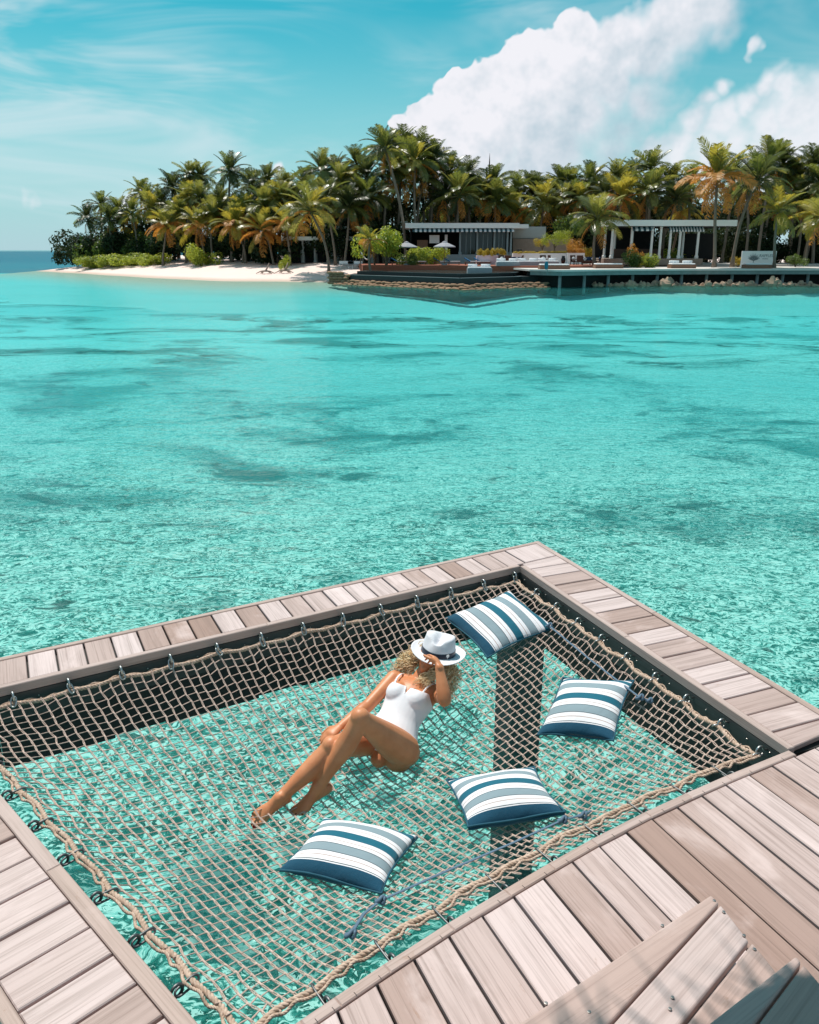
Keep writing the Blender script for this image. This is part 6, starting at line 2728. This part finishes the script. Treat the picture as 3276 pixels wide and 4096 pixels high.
# mast with aerials above the grove
q = AT(1957, 690, 150)
t = thing('antenna_mast', 'thin dark antenna mast rising above the palms', 'mast', loc=(q.x, 150, 1.9))
h = q.z - 1.9
m = MB()
m.lathe([(0.16, 0), (0.10, h + 1.5), (0.02, h + 3.0)], 8)
m.build('pole', M_NEARBLK, t)
for s in (-0.45, 0.45):
    m = MB()
    m.box((s, 0, h - 0.3), (0.32, 0.2, 2.2))
    m.build('panel_antenna', M_NEARBLK, t)

# ------------------------------------------------------------------ thatched eave of the villa above the steps (its shadow falls on them)
sp0 = G(2700, 4096, T1)
sp1 = G(3120, 3800, T2)
ed = (Vector((sp1.x, sp1.y, 0)) - Vector((sp0.x, sp0.y, 0))).normalized()
HE = 5.35
lift = lambda p: p + SUN_DIR * ((HE - p.z) / SUN_DIR.z)
e0 = lift(sp0)
inn = Vector((ed.y, -ed.x, 0))
if inn.y > 0 and inn.x < 0:
    inn = -inn
th = thing('thatched_roof', 'thatched palm leaf eave of the villa over the winding steps', 'roof', loc=(e0.x, e0.y, HE))
M_THATCH = simple('thatch', (0.22, 0.16, 0.10), 0.95, 0.4, 8, 0.6, 30)
m = MB()
a, b_ = e0 - ed * 1.2, e0 + ed * 3.0
slope = inn * 2.2 + Vector((0, 0, 1.3))
for off, zt_ in ((inn * 0.16, 0.0), (inn * 0.16, 0.16)):
    m.add([a + off + Vector((0, 0, zt_)), b_ + off + Vector((0, 0, zt_)), b_ + off + slope + Vector((0, 0, zt_)), a + off + slope + Vector((0, 0, zt_))], [(0, 1, 2, 3)])
m.v = [tuple(Vector(v) - th.location) for v in m.v]
m.build('thatch_slab', M_THATCH, th)
m = MB()
rt = random.Random(4)
for k in range(420):
    p_ = a.lerp(b_, rt.random()) + inn * rt.uniform(0.05, 0.4) + Vector((0, 0, rt.uniform(-0.02, 0.14)))
    d_ = (-inn + Vector((rt.gauss(0, .35), rt.gauss(0, .35), rt.uniform(-0.9, -0.2)))).normalized()
    w = d_.cross(Vector((0, 0, 1))).normalized() * rt.uniform(0.006, 0.016)
    L_ = rt.uniform(0.12, 0.42)
    m.add([p_ - w, p_ + w, p_ + d_ * L_], [(0, 1, 2)])
m.v = [tuple(Vector(v) - th.location) for v in m.v]
m.build('thatch_fringe', M_THATCH, th, kind='stuff')
for k in range(3):
    mm = MB()
    p_ = a.lerp(b_, 0.1 + 0.4 * k) + inn * 0.3 - th.location
    mm.tube([p_ + Vector((0, 0, -0.06)), p_ + slope * 0.85 + Vector((0, 0, -0.06))], 0.05, 8)
    mm.build('rafter', M_BARK, th, smooth=True)
